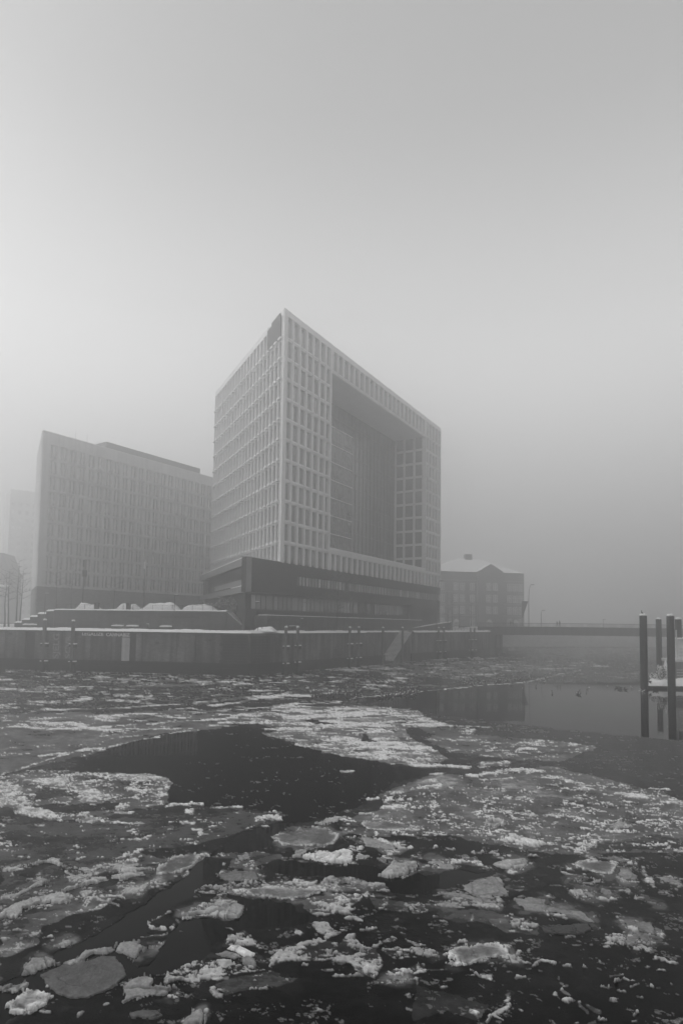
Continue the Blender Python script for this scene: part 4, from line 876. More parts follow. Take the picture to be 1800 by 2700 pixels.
# windows: frame with panes as sub-parts
def window_meshes(w, h, cols, pale=()):
    fr = MB(); t_ = .07
    fr.box(0, w, 0, .12, 0, t_).box(0, w, 0, .12, h-t_, h).box(0, t_, 0, .12, t_, h-t_).box(w-t_, w, 0, .12, t_, h-t_)
    xs = [0]+[w*c for c in cols]+[w]
    for c in cols: fr.box(w*c-.045, w*c+.045, .0, .12, t_, h-t_)
    pn = MB(); k = 0
    for a, b in zip(xs[:-1], xs[1:]):
        pn.box(a+.05, b-.05, .06, .09, t_, h-t_, 1 if k in pale else 0); k += 1
    return fr.mesh('window', M['mull']), pn.mesh('pane', [M['glass'], M['glass_pale']])
wcount = {}
def add_windows(parent, P, rz, items, wm_, key, maxn=300, yin=.28):
    """items: list of (x, z); individuals up to maxn, the rest joined."""
    rest = []
    for it in items:
        c = wcount.get(key, 0)
        if c < maxn:
            o = child('window', wm_[0], P, rz, (it[0], yin, it[1]), parent) if parent is tower else link('window', wm_[0], parent, (it[0], yin, it[1]))
            link('pane', wm_[1], o); wcount[key] = c+1
        else: rest.append(it)
    if rest:
        vs_, fs_, ms_ = [], [], []
        for me, off_ in ((wm_[0], 0), (wm_[1], 1)):
            base = [tuple(v_.co) for v_ in me.vertices]; faces = [tuple(p.vertices) for p in me.polygons]; mi = [p.material_index+off_ for p in me.polygons]
            for x, z in rest:
                k = len(vs_); vs_ += [(a+x, b+yin, c+z) for a, b, c in base]; fs_ += [tuple(i+k for i in f) for f in faces]; ms_ += mi
        q = MB(); q.v, q.f, q.m = vs_, fs_, ms_
        me = q.mesh('windows', [M['mull'], M['glass'], M['glass_pale']])
        o = child('windows', me, P, rz, (0, 0, 0), parent) if parent is tower else link('windows', me, parent)
        tag(o, kind='stuff')
def bay_face(P, rz, s_a, s_b, n, rows, ztop, zbot, wmesh, ww, pier_w, proud=.16, key='tower', bumps=False, parent=tower, band_h=.7, maxn=300, bmat='facade_band', pmat='facade'):
    bw_ = (s_b-s_a)/n
    pm = MB().box(-pier_w/2, pier_w/2, -proud, .45, zbot, ztop).box(-pier_w*.22, pier_w*.22, -proud-.1, -proud, zbot, ztop).mesh('pier', M[pmat])
    mk = (lambda nm, me, loc: child(nm, me, P, rz, loc)) if parent is tower else (lambda nm, me, loc: link(nm, me, parent, loc))
    for i in range(n+1): mk('pier', pm, (s_a+i*bw_+(pier_w/2 if i == 0 else -pier_w/2 if i == n else 0), 0, 0))
    bd = MB(); bd.box(s_a, s_b, -proud+.04, .44, 0, band_h*.42).box(s_a, s_b, -proud-.12, .44, band_h*.42, band_h*.56).box(s_a, s_b, -proud-.10, .0, band_h*.56, band_h*.60, 1).box(s_a, s_b, -proud+.06, .44, band_h*.62, band_h)
    if bumps:
        for i in range(n): bd.box(s_a+(i+.30)*bw_, s_a+(i+.86)*bw_, -proud-.5, -proud-.125, band_h*.30, band_h*.58).box(s_a+(i+.30)*bw_, s_a+(i+.86)*bw_, -proud-.5, -proud-.1, band_h*.58, band_h*.82, 1)
    bm2 = bd.mesh('spandrel', [M[bmat], M['snow']])
    for z in rows: mk('spandrel', bm2, (0, 0, z))
    return [s_a+i*bw_+(bw_-ww)/2 for i in range(n)]
WBR = window_meshes(1.62, FH-.86, (.36, .62), (2,))
rows = [Z0+FH*k-.35 for k in range(NR+1)]
winr = [Z0+FH*k+.40 for k in range(NR)]
n1_, n3_ = 7, 5
xl = bay_face(TC, rzR, .35, so0, n1_, rows, ZTOP-1.2, ZP-.1, WBR, 1.62, .72)
xr = bay_face(TC, rzR, so1, LRF, n3_, rows, ZTOP-1.2, ZP-.1, WBR, 1.62, .72)
add_windows(tower, TC, rzR, [(x, z) for z in winr[:9] for x in xl], WBR, 'tower')
xm = bay_face(TC, rzR, so0, so1, 21, rows[:1], Z0-.36, ZP-.1, WBR, 1.62, .72)
WBS = window_meshes(1.62, 3.1, (.36, .62), (2,))
add_windows(tower, TC, rzR, [(x, ZP+.25) for x in xl+xm+xr], WBS, 'tower')
add_windows(tower, TC, rzR, [(x, z) for z in winr[:9] for x in xr], WBR, 'tower')
# left face
WBL = window_meshes(1.5, FH-.86, (.45,), (1,))
xL = bay_face(TL, rzL, 0, LLF-.3, 22, rows, ZTOP-1.2, ZP-.1, WBL, 1.5, .62, bumps=True)
left_items = sorted([(x, z) for z in winr+[ZP+.5] for x in xL], key=lambda t: (-t[0]*.35+t[1]))
# corner column, roof edges
co_ = MB(); co_.prism([(-.22, .0), (.02, -.22), (.4, .3), (.1, .5)], ZP, ZTOP)
co_.build('corner_column', M['facade_band'], tower)
# reveal wall of the opening (faces back to the camera), curtain wall, soffit
rzV = rzR+math.pi/2                                                   # local x goes into the building
Rv = (TC[0]+math.cos(rzR)*so1+0*math.sin(rzR), TC[1]+math.sin(rzR)*so1)
ends = (Rv[0]+math.cos(rzV)*DEP, Rv[1]+math.sin(rzV)*DEP)
rzW = rzV-math.pi                                                     # left to right as seen: from deep inside to the front edge
WBV = window_meshes(2.3, FH-.9, (.3, .62), ())
xv = bay_face(ends, rzW, 0, DEP-.2, 3, rows[:10], 63.7, Z0, WBV, 2.3, .7)
add_windows(tower, ends, rzW, [(x, z) for z in winr for x in xv], WBV, 'tower')
add_windows(tower, TL, rzL, left_items, WBL, 'tower', maxn=300)
add_windows(tower, TC, rzR, [(x, winr[9]) for x in xl+xr], WBR, 'tower')
# glazed block standing in the left of the opening
sg1 = so0+(s_on(TC, UR, 937)-so0)*1.0
gl = MB().box(so0+.3, sg1, 1.3, DEP, 24.2, 52.1); child('glazed_block', gl.mesh('glazed_block', M['glass2']), TC, rzR, (0, 0, 0))
gm = MB()
for i in range(13): x = so0+.4+(sg1-so0-.5)*i/12; gm.box(x-.04, x+.04, 1.2, 1.3, 24.2, 52.1)
g1 = child('mullion_grid', gm.mesh('mullion_grid', M['mull']), TC, rzR, (0, 0, 0))
gh = MB().box(so0+.3, sg1+.05, 1.12, 1.24, 0, .16).mesh('transom', M['facade'])
gh2 = MB().box(so0+.3, sg1+.05, 1.14, 1.24, 0, .07).mesh('transom', M['mull'])
for k in range(8): child('transom', gh, TC, rzR, (0, 0, 24.2+FH*k)); child('transom', gh2, TC, rzR, (0, 0, 24.2+FH*k+1.2))
gm = MB()
for i in range(20): x = sg1+(so1-sg1)*i/19; gm.box(x-.05, x+.05, DEP+.1, DEP+.3, 24.2, 63.3)
for k in range(10): gm.box(sg1, so1, DEP+.08, DEP+.28, 24.2+FH*k, 24.2+FH*k+.12)
child('atrium_grid', gm.mesh('atrium_grid', M['mull']), TC, rzR, (0, 0, 0))
child('opening_ledge', MB().box(so0-.1, so1+.1, -.25, DEP, 0, .35).mesh('opening_ledge', M['facade_band']), TC, rzR, (0, 0, Z0+.37))
child('ledge_snow', MB().box(so0-.1, so1+.1, -.3, 2.2, 0, .22).mesh('ledge_snow', M['snow']), TC, rzR, (0, 0, Z0+.722))
child('opening_soffit', MB().box(so0, so1, .0, DEP, 0, .3).mesh('opening_soffit', M['facade']), TC, rzR, (0, 0, 63.55))
# lintel across the opening and roof parapet
child('top_band', MB().box(0.6, LRF, -.16, .5, 0, 1.2).mesh('top_band', M['facade_band']), TC, rzR, (0, 0, ZTOP-1.2))
xt = bay_face(TC, rzR, so0, so1, 21, [63.3], ZTOP-1.2, 64.0, WBR, 1.62, .72)
WBT = window_meshes(1.62, 3.3, (.36, .62), (2,))
add_windows(tower, TC, rzR, [(x, 64.3) for x in xl+xm+xr], WBT, 'tower')
xcut = s_on(TL, ULf, 696)
child('top_band', MB().box(0, xcut, -.16, .5, 0, 1.2).mesh('top_band', M['facade_band']), TL, rzL, (0, 0, ZTOP-1.2))
child('top_band', MB().box(LLF-1.6, LLF-.3, -.16, .5, 0, 1.2).mesh('top_band', M['facade_band']), TL, rzL, (0, 0, ZTOP-1.2))
child('roof_recess_shade', MB().box(xcut, LLF-1.2, -.42, -.2, 64.1, ZTOP-.9).box(xcut+2.5, LLF-1.6, -.43, 1, ZTOP-.899, ZTOP-.3).mesh('roof_recess_shade', M['recess']), TL, rzL, (0, 0, 0))  # dark slabs stand in for the shade inside the roof terrace opening
rf = MB(); rf.prism([wl(TC, rzR, 0.2, .1), wl(TC, rzR, LRF, .1), wl(TC, rzR, LRF, 30), wl(TL, rzL, 2, 6), wl(TL, rzL, .1, .2)], ZTOP-.9, ZTOP-.5); rf.build('roof', M['concrete'], tower)
# back volume so the tower reads solid from the side
core2 = MB(); core2.prism([wl(TC, rzR, LRF-.3, 26), wl(TL, rzL, 2, 1), wl(TC, rzR, so0, 12), wl(TC, rzR, so1, 26)], ZP, 63.3); core2.build('rear_volume', M['facade'], tower)

# --- podium
UPL = unit(.4, -1.0); PL = (26.98-.4*155.7, 155.7); LPL = (155.7-PC_Y)/-UPL[1]; rzP = math.atan2(UPL[1], UPL[0])
sP = lambda px: s_on(PC, UR, px)
pc = lambda nm, mb_, P, rz, mtl: child(nm, mb_.mesh(nm, mtl), P, rz, (0, 0, 0))
inner = [wl(PC, rzR, 1.2, 1.1), wl(PC, rzR, LPR-1, 1.1), wl(PC, rzR, LPR-1, 24), wl(PL, rzP, 1, 10), wl(PL, rzP, 1, 1.1)]
MB().prism(inner, ZQ-.06, ZP-.35).build('podium_core', M['recess'], tower)
x0s, x1s = sP(783), LPR
mb = MB()
mb.box(0, LPR, 0, 1.0, 17.8, ZP); mb.box(0, x0s, 0, 1.0, 16.0, 17.8); mb.box(0, LPR, 0, 1.0, 13.9, 16.0); mb.box(sP(914), sP(920), 0, .9, 16.0, 17.8)
pc('podium_wall', mb, PC, rzR, M['podium'])
mb = MB()
for k in range(14):
    z = 13.98+k*.43; x1_ = LPR if (z+.06 < 16 or z > 17.82) else x0s-.05
    mb.box(.05, x1_, -.03, 0.02, z, z+.05)
tag(child('cladding_joints', mb.mesh('cladding_joints', M['recess']), PC, rzR, (0, 0, 0)), kind='stuff')
# louvred strip window
rr_ = random.Random(3); x = x0s+.1; pan = MB().box(0, 1, .25, .3, 16.02, 17.78).mesh('pane', M['glass_pale']); lou = MB().box(0, 1, .02, .3, 16.01, 17.79).mesh('louvre', M['mull'])
while x < LPR-.9:
    if sP(912) < x < sP(921): x += .3; continue
    w_ = rr_.choice([.55, .75, 1.0]); o = child('pane', pan, PC, rzR, (x, 0, 0)); o.scale.x = w_
    x += w_+.06; o = child('louvre', lou, PC, rzR, (x, 0, 0)); o.scale.x = rr_.choice([.07, .1, .12]); x += .25+rr_.choice([0, .12, .3])
# ground storey
mb = MB(); mb.box(sP(1084), LPR, .02, 1.0, ZQ-.05, 13.9); pc('end_wall', mb, PC, rzR, M['podium'])
mb = MB(); mb.box(1.2, sP(1084), .9, 1.2, ZQ-.05, 11.0); mb.box(1.2, sP(1084), .9, 1.2, 13.5, 13.9); pc('ground_wall', mb, PC, rzR, M['podium'])
x = sP(672); k = 0; gp = MB().box(0, 1, .92, .96, 11.0, 13.5).mesh('shop_pane', M['glass2']); gmull = MB().box(-.05, .05, .84, .96, 11.0, 13.5).mesh('mullion', M['recess'])
gb = MB().box(0, 1, .85, .95, 12.75, 12.85).mesh('transom', M['recess'])
while x < sP(1066):
    w_ = (1.5, 1.5, 1.5, 2.4, 1.5)[k % 5]
    if not (sP(948) < x < sP(972) or sP(983) < x < sP(994)):
        o = child('shop_pane', gp, PC, rzR, (x+.05, 0, 0)); o.scale.x = w_-.1
        if k % 7 in (3, 4, 5): o = child('transom', gb, PC, rzR, (x+.05, 0, 0)); o.scale.x = w_-.1
    child('mullion', gmull, PC, rzR, (x, 0, 0)); x += w_; k += 1
# left podium face: parapet, recessed loggia, balcony band
mb = MB(); mb.box(0, LPL, 0, 1.0, 18.75, ZP); mb.box(0, LPL-.0, 0, 1.0, 13.9, 15.05); pc('podium_wall', mb, PL, rzP, M['soffit'])
mb = MB(); mb.box(LPL*.38, LPL-.4, .25, .5, 15.3, 16.35); pc('balcony_front', mb, PL, rzP, M['soffit'])
mb = MB(); mb.box(LPL-.42, LPL-.003, .003, 1.0, 15.05, 18.75); pc('corner_post', mb, PL, rzP, M['soffit'])
lp = MB().box(0, 2.2, 1.0, 1.08, 15.1, 18.7).mesh('loggia_pane', M['glass2']); lm = MB().box(-.06, .06, .9, 1.08, 15.05, 18.75).mesh('mullion', M['recess'])
for i in range(20):
    x = .3+i*2.35
    if x+2.3 < LPL*.93: child('loggia_pane', lp, PL, rzP, (x, 0, 0))
    if x < LPL: child('mullion', lm, PL, rzP, (x, 0, 0))
pc('balcony_snow', MB().box(LPL*.75, LPL*.93, -.02, .3, 15.052, 15.16), PL, rzP, M['snow'])
pc('parapet_snow', MB().box(1, LPL-.3, .05, .6, ZP+.003, ZP+.16), PL, rzP, M['snow'])
pc('parapet_snow', MB().box(.3, sP(740), .05, .6, ZP+.003, ZP+.10), PC, rzR, M['snow'])
MB().prism([wl(PC, rzR, .3, .3), wl(PC, rzR, LPR-.2, .3), wl(PC, rzR, LPR-1, 24), wl(PL, rzP, .3, 10), wl(PL, rzP, .3, .3)], ZP-.34, ZP-.02).build('podium_roof', M['oldsnow'], tower)
# retaining wall in front of the podium with a snow line
lw_ = empty('retaining_wall', (PC[0], PC[1], 0), rzR, label='low dark retaining wall with a thin snow line under the office podium', cat='retaining wall')
a_, b_ = s_on((PC[0]+math.sin(rzR)*2.2, PC[1]-math.cos(rzR)*2.2), UR, 706), s_on((PC[0]+math.sin(rzR)*2.2, PC[1]-math.cos(rzR)*2.2), UR, 1112)
MB().box(a_, b_, -2.2, 1.1, ZQ-.05, 9.85).build('brick_body', M['bastion'], lw_)
MB().box(a_, a_+(b_-a_)*.40, -2.3, -.2, 9.853, 9.98).box(a_+(b_-a_)*.42, b_, -2.3, -.2, 9.853, 9.98).build('snow_cap', M['snow'], lw_)
MB().box(a_+.2, a_+4.3, -2.24, -2.1, 8.9, 9.3).build('dark_slot', M['recess'], lw_)
mb = MB()
for k in range(7): mb.box(a_, b_, -2.22, -2.19, ZQ+.3+k*.42, ZQ+.34+k*.42)
mb.build('course_line', M['recess'], lw_)
# stub wall between stair and retaining wall, further back
P, s = lw(560, 20); P2, s2 = lw(672, 20)
tag(MB().box(s, s2, 0, 4, ZQ-.05, 10.1).build('planter_wall', M['bastion'], None, (P[0], P[1], 0), QRZL), 'dark planter wall behind the terrace stair', 'retaining wall')

# --- left office block
UE = unit(.667, 1.0); PE_ = (gx(97, 137.), 137.); rzE = math.atan2(UE[1], UE[0])
sE = lambda px: s_on(PE_, UE, px)
LE = sE(600)
blk = empty('office_block', (PE_[0], PE_[1], 0), rzE, label='wide pale office block with rows of paired narrow windows, left of the tall tower', cat='building')
ZB, FE, NE = 16.2, 3.56, 9
MB().prism([(.62, .6), (LE, .6), (LE, 22), (11.5, 21.9)], ZQ-.05, 49.8).build('core_volume', M['recess'], blk)
mb = MB().box(0, LE, -.1, .58, ZQ-.05, ZB-.25); mb.prism([(0.0, .581), (.58, .581), (12, 22), (11.4, 22)], ZQ-.05, ZB-.252); mb.build('brick_plinth', M['plinth'], blk)
MB().prism([(0.0, .581), (.59, .581), (12, 22), (11.4, 22)], ZB-.25, 50.7).build('side_wall', M['stone'], blk)
MB().box(0, LE, 0, .58, ZB+NE*FE-.2, 50.7).build('parapet_wall', M['stone'], blk)
nb = 24; x_a = 1.5; bw_ = (LE-x_a)/nb
pm = MB().box(-.35, .35, -.02, .58, ZB-.25, ZB+NE*FE-.2).mesh('pier', M['stone'])
MB().box(0, x_a+.35, 0, .58, ZB-.25, ZB+NE*FE-.2).build('corner_wall', M['stone'], blk)
for i in range(1, nb+1): link('pier', pm, blk, (x_a+i*bw_-.0, 0, 0))
bm2 = MB().box(x_a, LE, .0, .57, -.25, .32).box(0, LE, -.14, .0, -.05, .12).mesh('floor_band', M['stone'])
for k in range(NE): link('floor_band', bm2, blk, (0, 0, ZB+k*FE))
def pairwin(w, h):
    fr = MB(); fr.box(0, w, 0, .1, 0, .05).box(0, w, 0, .1, h-.05, h).box(0, .05, 0, .1, .05, h-.05).box(w-.05, w, 0, .1, .05, h-.05).box(w*.40, w*.60, -.2, .1, .05, h-.05)
    pn = MB(); pn.box(.05, w*.40, .05, .08, .05, h-.05).box(w*.60, w-.05, .05, .08, .4, h-.05, 0).box(w*.60, w-.05, .03, .08, .05, .38, 1)
    return fr.mesh('window', M['stone']), pn.mesh('pane', [M['glass'], M['glass_pale']])
WE = pairwin(bw_-.72, FE-.62)
add_windows(blk, None, 0, [(x_a+i*bw_+.36, ZB+k*FE+.32) for k in range(NE) for i in range(nb)], WE, 'block', yin=.3)
s_p = sE(274)+2
MB().box(s_p, sE(545), 4, 20, 49.9, 53.6).build('roof_penthouse', M['mull'], blk)
ant = MB().tube((0, 0, 0), (0, 0, 4), .04, .02, 5).mesh('antenna', M['iron'])
for px in (187, 218, 274, 347, 418, 485, 532): link('antenna', ant, blk, (sE(px)+1, 2 if px < 240 else 5, 49.5))
MB().box(.02, LE, -.05, .7, 50.702, 50.80).build('roof_edge', M['facade_band'], blk)

# --- far blocks on the left
def plain_block(name, lab, P, rz, L_, D_, z1, nb_, nf, wmesh, mtl, z0=ZQ-.05, fh=3.6):
    o = empty(name, (P[0], P[1], 0), rz, label=lab, cat='building')
    MB().box(0, L_, .2, D_, z0, z1).build('wall', M[mtl], o)
    bw2 = L_/nb_
    for k in range(nf):
        for i in range(nb_):
            q = link('window', wmesh[0], o, (i*bw2+bw2*.2, .08, z0+1.2+k*fh)); link('pane', wmesh[1], q)
    return o
WF = window_meshes(1.6, 2.2, (.5,), ())
plain_block('far_office_block', 'barely visible tall block fading into fog behind the left office block', (gx(16, 330.), 330.), R(35), 48, 20, 78.5, 14, 16, WF, 'stone', fh=4.1)
fh_ = plain_block('far_gabled_house', 'dim house with a snowy roof at the far left edge', (gx(-60, 235.), 235.), R(8), gx(20, 235.)-gx(-60, 235.), 12, 25.1, 5, 5, WF, 'darkbrick', fh=3.4)
Lh = gx(20, 235.)-gx(-60, 235.)
MB().xz([(-.3, 25.1), (Lh+.3, 25.1), (Lh-3, 34), (2, 34)], .1, 12.1).build('roof', M['darkbrick'], fh_)
MB().xz([(Lh-6, 21.2), (Lh+.45, 21.2), (Lh+.3, 21.9), (Lh-6, 21.9)], -.25, .19).build('snowy_sill', M['snow'], fh_)

# --- gabled brick house right of the tower
HX = 258.0; kh = 1.2
PH = (gx(1128, HX), HX); hz = R(10); 
hs = empty('brick_house', (PH[0], PH[1], 0), hz, label='old dark brick house with snowy gabled roof and white-framed windows beyond the tower', cat='building')
hw_ = (gx(1380, HX)-gx(1128, HX))/math.cos(hz)*1.06
def zpx(py, Y=HX, px=1300): return aty(px, py, Y).z
ez = zpx(1507); rz_ = zpx(1463); g0 = zpx(1640)
xg0, xg1 = hw_*.50, hw_*.76                            # projecting gabled bay
MB().box(0, hw_, 0, 24, ZQ-.05, ez).build('wall', M['darkbrick'], hs)
MB().box(xg0, xg1, -1.6, 0, ZQ-.05, ez+.2).xz([(xg0, ez+.2), (xg1, ez+.2), ((xg0+xg1)/2, zpx(1486))], -1.6, -.01).build('gabled_bay', M['darkbrick'], hs)
rf = MB(); x0, x1, y0, y1 = -.4, hw_+.4, -.3, 24.3; xm0, xm1, ym = hw_*.42, hw_*.64, 12
P_ = [(x0, y0, ez+.01), (x1, y0, ez+.01), (x1, y1, ez+.01), (x0, y1, ez+.01), (xm0, ym, rz_), (xm1, ym, rz_)]
rf.v = P_; rf.f = [(0, 1, 5, 4), (1, 2, 5), (2, 3, 4, 5), (3, 0, 4), (0, 3, 2, 1)]; rf.m = [0, 1, 0, 0, 1]
roof = rf.build('roof', [M['snow'], M['oldsnow']], hs)
gm_ = (xg0+xg1)/2; gzt = zpx(1486)+.25
g = MB(); g.v = [(xg0-.3, -1.9, ez+.1), (gm_, -1.9, gzt), (gm_, 5, gzt), (xg0-.3, 5, ez+.1), (xg1+.3, -1.9, ez+.1), (xg1+.3, 5, ez+.1), (xg0-.3, -1.9, ez-.1), (gm_, -1.9, gzt-.25), (xg1+.3, -1.9, ez-.1)]
g.f = [(0, 1, 2, 3), (1, 4, 5, 2), (0, 6, 7, 1), (1, 7, 8, 4)]; g.m = [0, 0, 1, 1]; g.build('bay_roof', [M['snow'], M['darkbrick']], hs)
MB().box(hw_*.52-1.6, hw_*.52+1.6, ym-1, ym+1, rz_-1.5, rz_+1.9).build('chimney', M['darkbrick'], roof)
for k in range(4): MB().box(-.05, hw_+.05, -.08, 0, ZQ+6.0+k*4.9, ZQ+6.3+k*4.9).build('string_course', M['mull'], hs)
WH = []
fr = MB().box(0, 1.7, -.06, .05, 0, .12).box(0, 1.7, -.06, .05, 2.5, 2.62).box(0, .12, -.06, .05, .12, 2.5).box(1.58, 1.7, -.06, .05, .12, 2.5).box(.77, .93, -.06, .05, .12, 2.5).box(.12, 1.58, -.05, .05, 1.6, 1.72).mesh('window', M['shipwhite'])
pn = MB().box(.12, 1.58, -.02, .02, .12, 2.5).mesh('pane', M['glass'])
for k in range(4):
    for fx in (.06, .12, .26, .33, .43, .585, .655, .82, .88, .94):
        yy = -1.6 if xg0 < fx*hw_ < xg1 else 0
        if k == 0 and fx in (.26, .585, .88):
            a = MB(); a.xz([(0, 0), (2.2, 0), (2.2, 1.9), (1.75, 2.7), (1.1, 3.0), (.45, 2.7), (0, 1.9)], -.05, .05)
            o = a.build('arched_window', M['shipwhite'], hs, (fx*hw_, yy-.01, ZQ+1.1)); o.scale = (kh,)*3; MB().box(.2, 2.0, -.07, -.051, .2, 1.9).build('pane', M['glass'], o); continue
        if k == 0 and fx in (.655, .33): continue
        q = link('window', fr, hs, (fx*hw_, yy-.02, ZQ+1.9+k*4.9)); q.scale = (kh,)*3; link('pane', pn, q)

# ------------------------------------------------------------------ bridge
BA, BB = (gx(1262, 190.), 190.), (gx(2300, 182.), 182.)
bl = math.hypot(BB[0]-BA[0], BB[1]-BA[1]); brz = math.atan2(BB[1]-BA[1], BB[0]-BA[0])
br = empty('road_bridge', (BA[0], BA[1], 0), brz, label='low flat road bridge with railing crossing the water on the right', cat='bridge')
nseg = 40
def deck(z0f, z1f, y0, y1, name, mtl, x0=0, x1=None):
    x1 = bl if x1 is None else x1; a = MB()
    for i in range(nseg):
        p, q = x0+(x1-x0)*i/nseg, x0+(x1-x0)*(i+1)/nseg
        k = len(a.v); a.v += [(p, y0, z0f(p)), (q, y0, z0f(q)), (q, y1, z0f(q)), (p, y1, z0f(p)), (p, y0, z1f(p)), (q, y0, z1f(q)), (q, y1, z1f(q)), (p, y1, z1f(p))]
        a.f += [(k, k+3, k+2, k+1), (k+4, k+5, k+6, k+7), (k, k+1, k+5, k+4), (k+2, k+3, k+7, k+6)]; a.m += [0]*4
    return a.build(name, mtl, br)
dz = lambda x: 8.42+.12*math.sin(math.pi*min(x, 70)/70)
deck(lambda x: dz(x)-2.5, lambda x: dz(x)-.35, .5, 11, 'girder', M['concrete'])
deck(lambda x: dz(x)-.35, dz, 0, 12, 'deck_slab', M['concrete'])
deck(dz, lambda x: dz(x)+.07, .05, .5, 'edge_snow', M['oldsnow'])
for side, y in ((0, .15), (1, 11.8)):
    deck(lambda x: dz(x)+1.05, lambda x: dz(x)+1.12, y, y+.06, 'handrail', M['iron'])
    a = MB(); i = 0
    while i*.3 < 90: x = i*.3; a.box(x-.02, x+.02, y, y+.04, dz(x), dz(x)+1.05); i += 1
    tag(a.build('balusters', M['iron'], br), kind='stuff')
MB().box(-6, 5, -.3, 13, -.8, dz(0)-2.5+.9).build('abutment', M['concrete'], br)
MB().box(-6, 2, -.4, 13, 6, dz(0)+.01).build('abutment_head', M['concrete'], br)
# approach ramp with snowy parapet, steps
Pr = (KINK[0]-QU.y*9, KINK[1]+QU.x*9); ra, rb = s_on(Pr, QU, 1084), s_on(Pr, QU, 1190)
ramp = empty('approach_ramp', (Pr[0], Pr[1], 0), QRZR, label='dark ramp wall with a snowy sloping top rising towards the bridge', cat='ramp')
MB().xz([(ra, ZQ-.05), (rb, ZQ-.05), (rb, 9.6), (ra, 7.6)], 0, 1.2).build('ramp_wall', M['bastion'], ramp)
MB().xz([(ra, 7.603), (rb, 9.603), (rb, 9.75), (ra, 7.75)], -.05, 1.1).build('snow_cap', M['snow'], ramp)
Ps = (KINK[0]-QU.y*3, KINK[1]+QU.x*3); ra = s_on(Ps, QU, 1235)
stp = empty('bridge_steps', (Ps[0], Ps[1], 0), QRZR, label='snow-covered flight of steps beside the bridge abutment', cat='staircase')
for i in range(9): MB().box(ra+i*.75, ra+9, 0, 7, ZQ-.05+i*.18, ZQ+.13+i*.18).build('step', M['snow'], stp)

# ------------------------------------------------------------------ lamps, poles
def lamp(P, h, lab, kind='slim', group=None, r=.05, rz=0.):
    o = empty('street_lamp', P, rz, label=lab, cat='street lamp', group=group)
    if kind == 'slim':
        MB().tube((0, 0, 0), (0, 0, h), r*1.3, r, 8).build('post', M['iron'], o)
        MB().box(-.08, .62, -.13, .13, h-.02, h+.1).build('lamp_head', M['iron'], o)
        MB().box(-.06, .60, -.12, .12, h+.1, h+.2).build('snow_cap', M['snow'], o)
    elif kind == 'curved':
        a = MB(); pts = [(0, 0, 0), (0, 0, h*.55)]+[(.02*i*i*h/13*1.25*.55, 0, h*(.55+.45*math.sin(i/8*math.pi/2))) for i in range(1, 9)]
        for i in range(len(pts)-1): a.tube(pts[i], pts[i+1], .11-.008*i, .10-.008*i, 8)
        a.build('curved_post', M['iron'], o); e_ = pts[-1]
        MB().box(e_[0]-.1, e_[0]+.9, -.15, .15, e_[2]-.1, e_[2]+.06).build('lamp_head', M['iron'], o)
    elif kind == 'mast':
        MB().tube((0, 0, 0), (0, 0, h), r*1.6, r, 8).build('mast', M['iron'], o)
        MB().box(-.18, .18, -.18, .18, h-1.3, h+.1).build('lamp_head', M['shipwhite'] if group else M['iron'], o)
        MB().box(-.22, .6, -.15, .15, h-3.2, h-1.9).build('sign_box', M['iron'], o) if not group else None
    return o
P, s = lw(120, 8.6); lamp((P[0]+lu.x*s, P[1]+lu.y*s, ZG), 6.3, 'slim lamp standing before the stepped end of the brick terrace')
P, s = lw(461, 7.5); lamp((P[0]+lu.x*s, P[1]+lu.y*s, ZG), 6.1, 'slim lamp right of the lone bench on the quay')
P, s = lw(675, 6); lamp((P[0]+lu.x*s, P[1]+lu.y*s, ZG), 4.9, 'slim lamp with snow on its head in front of the podium corner')
P, s = lw(219, 17); lamp((P[0]+lu.x*s, P[1]+lu.y*s, ZT), 10.0, 'dark tall mast with a box high on it, behind the terrace snow heaps', 'mast', r=.09)
P, s = lw(380, 17); o = lamp((P[0]+lu.x*s, P[1]+lu.y*s, ZT), 9.6, 'tall mast with a pale lantern head behind the terrace', 'mast', group='x', r=.07); del o['group']
c = (gx(1396, 192.), 192.); lamp((c[0], c[1]+1, 8.5), 13.0, 'tall curved street lamp on the bridge, nearest to the brick house', 'curved')
c = (gx(1421, 205.)+0, 203.); lamp((c[0], c[1], 8.3), 5.6, 'faint shorter curved lamp just right of the tall one', 'curved')
c = (gx(1154, 176.), 178.); lamp((c[0], c[1], ZQ), 14.5, 'tall curved lamp in front of the brick house windows', 'curved', r=.05)
c = (gx(1586, 196.), 195.); lamp((c[0], c[1], 8.3), 2.6, 'short thin post far along the bridge', 'slim', r=.04)
# triangular banner on a pole beside the brick house
c = (gx(1376, 204.), 204.)
bn = empty('banner', (c[0], c[1], 8), 0, label='dark triangular pennant sign at the right corner of the brick house', cat='sign')
MB().tube((0, 0, -1.2), (0, 0, 9), .06, .05, 6).build('pole', M['iron'], bn)
MB().xz([(0.05, 8.8), (.05, 3.2), (2.0, 8.8)], -.03, .03).build('pennant', M['iron'], bn)
# path marker posts on the quay
P, s = lw(-1, 1)
for px, Y, h_, lab in ((797, 117, 2.3, 'dark information pillar on the quay behind the first pair of mooring piles'), (924, 138, 2.2, 'thin pale-topped post on the quay right of the frosted tree')):
    o = empty('info_pillar', (gx(px, Y), Y, ZG), QRZR, label=lab, cat='post'); MB().box(-.12, .12, -.12, .12, 0, h_).build('post', M['iron'], o); MB().box(-.14, .14, -.14, .14, h_, h_+.1).build('snow_cap', M['snow'], o)
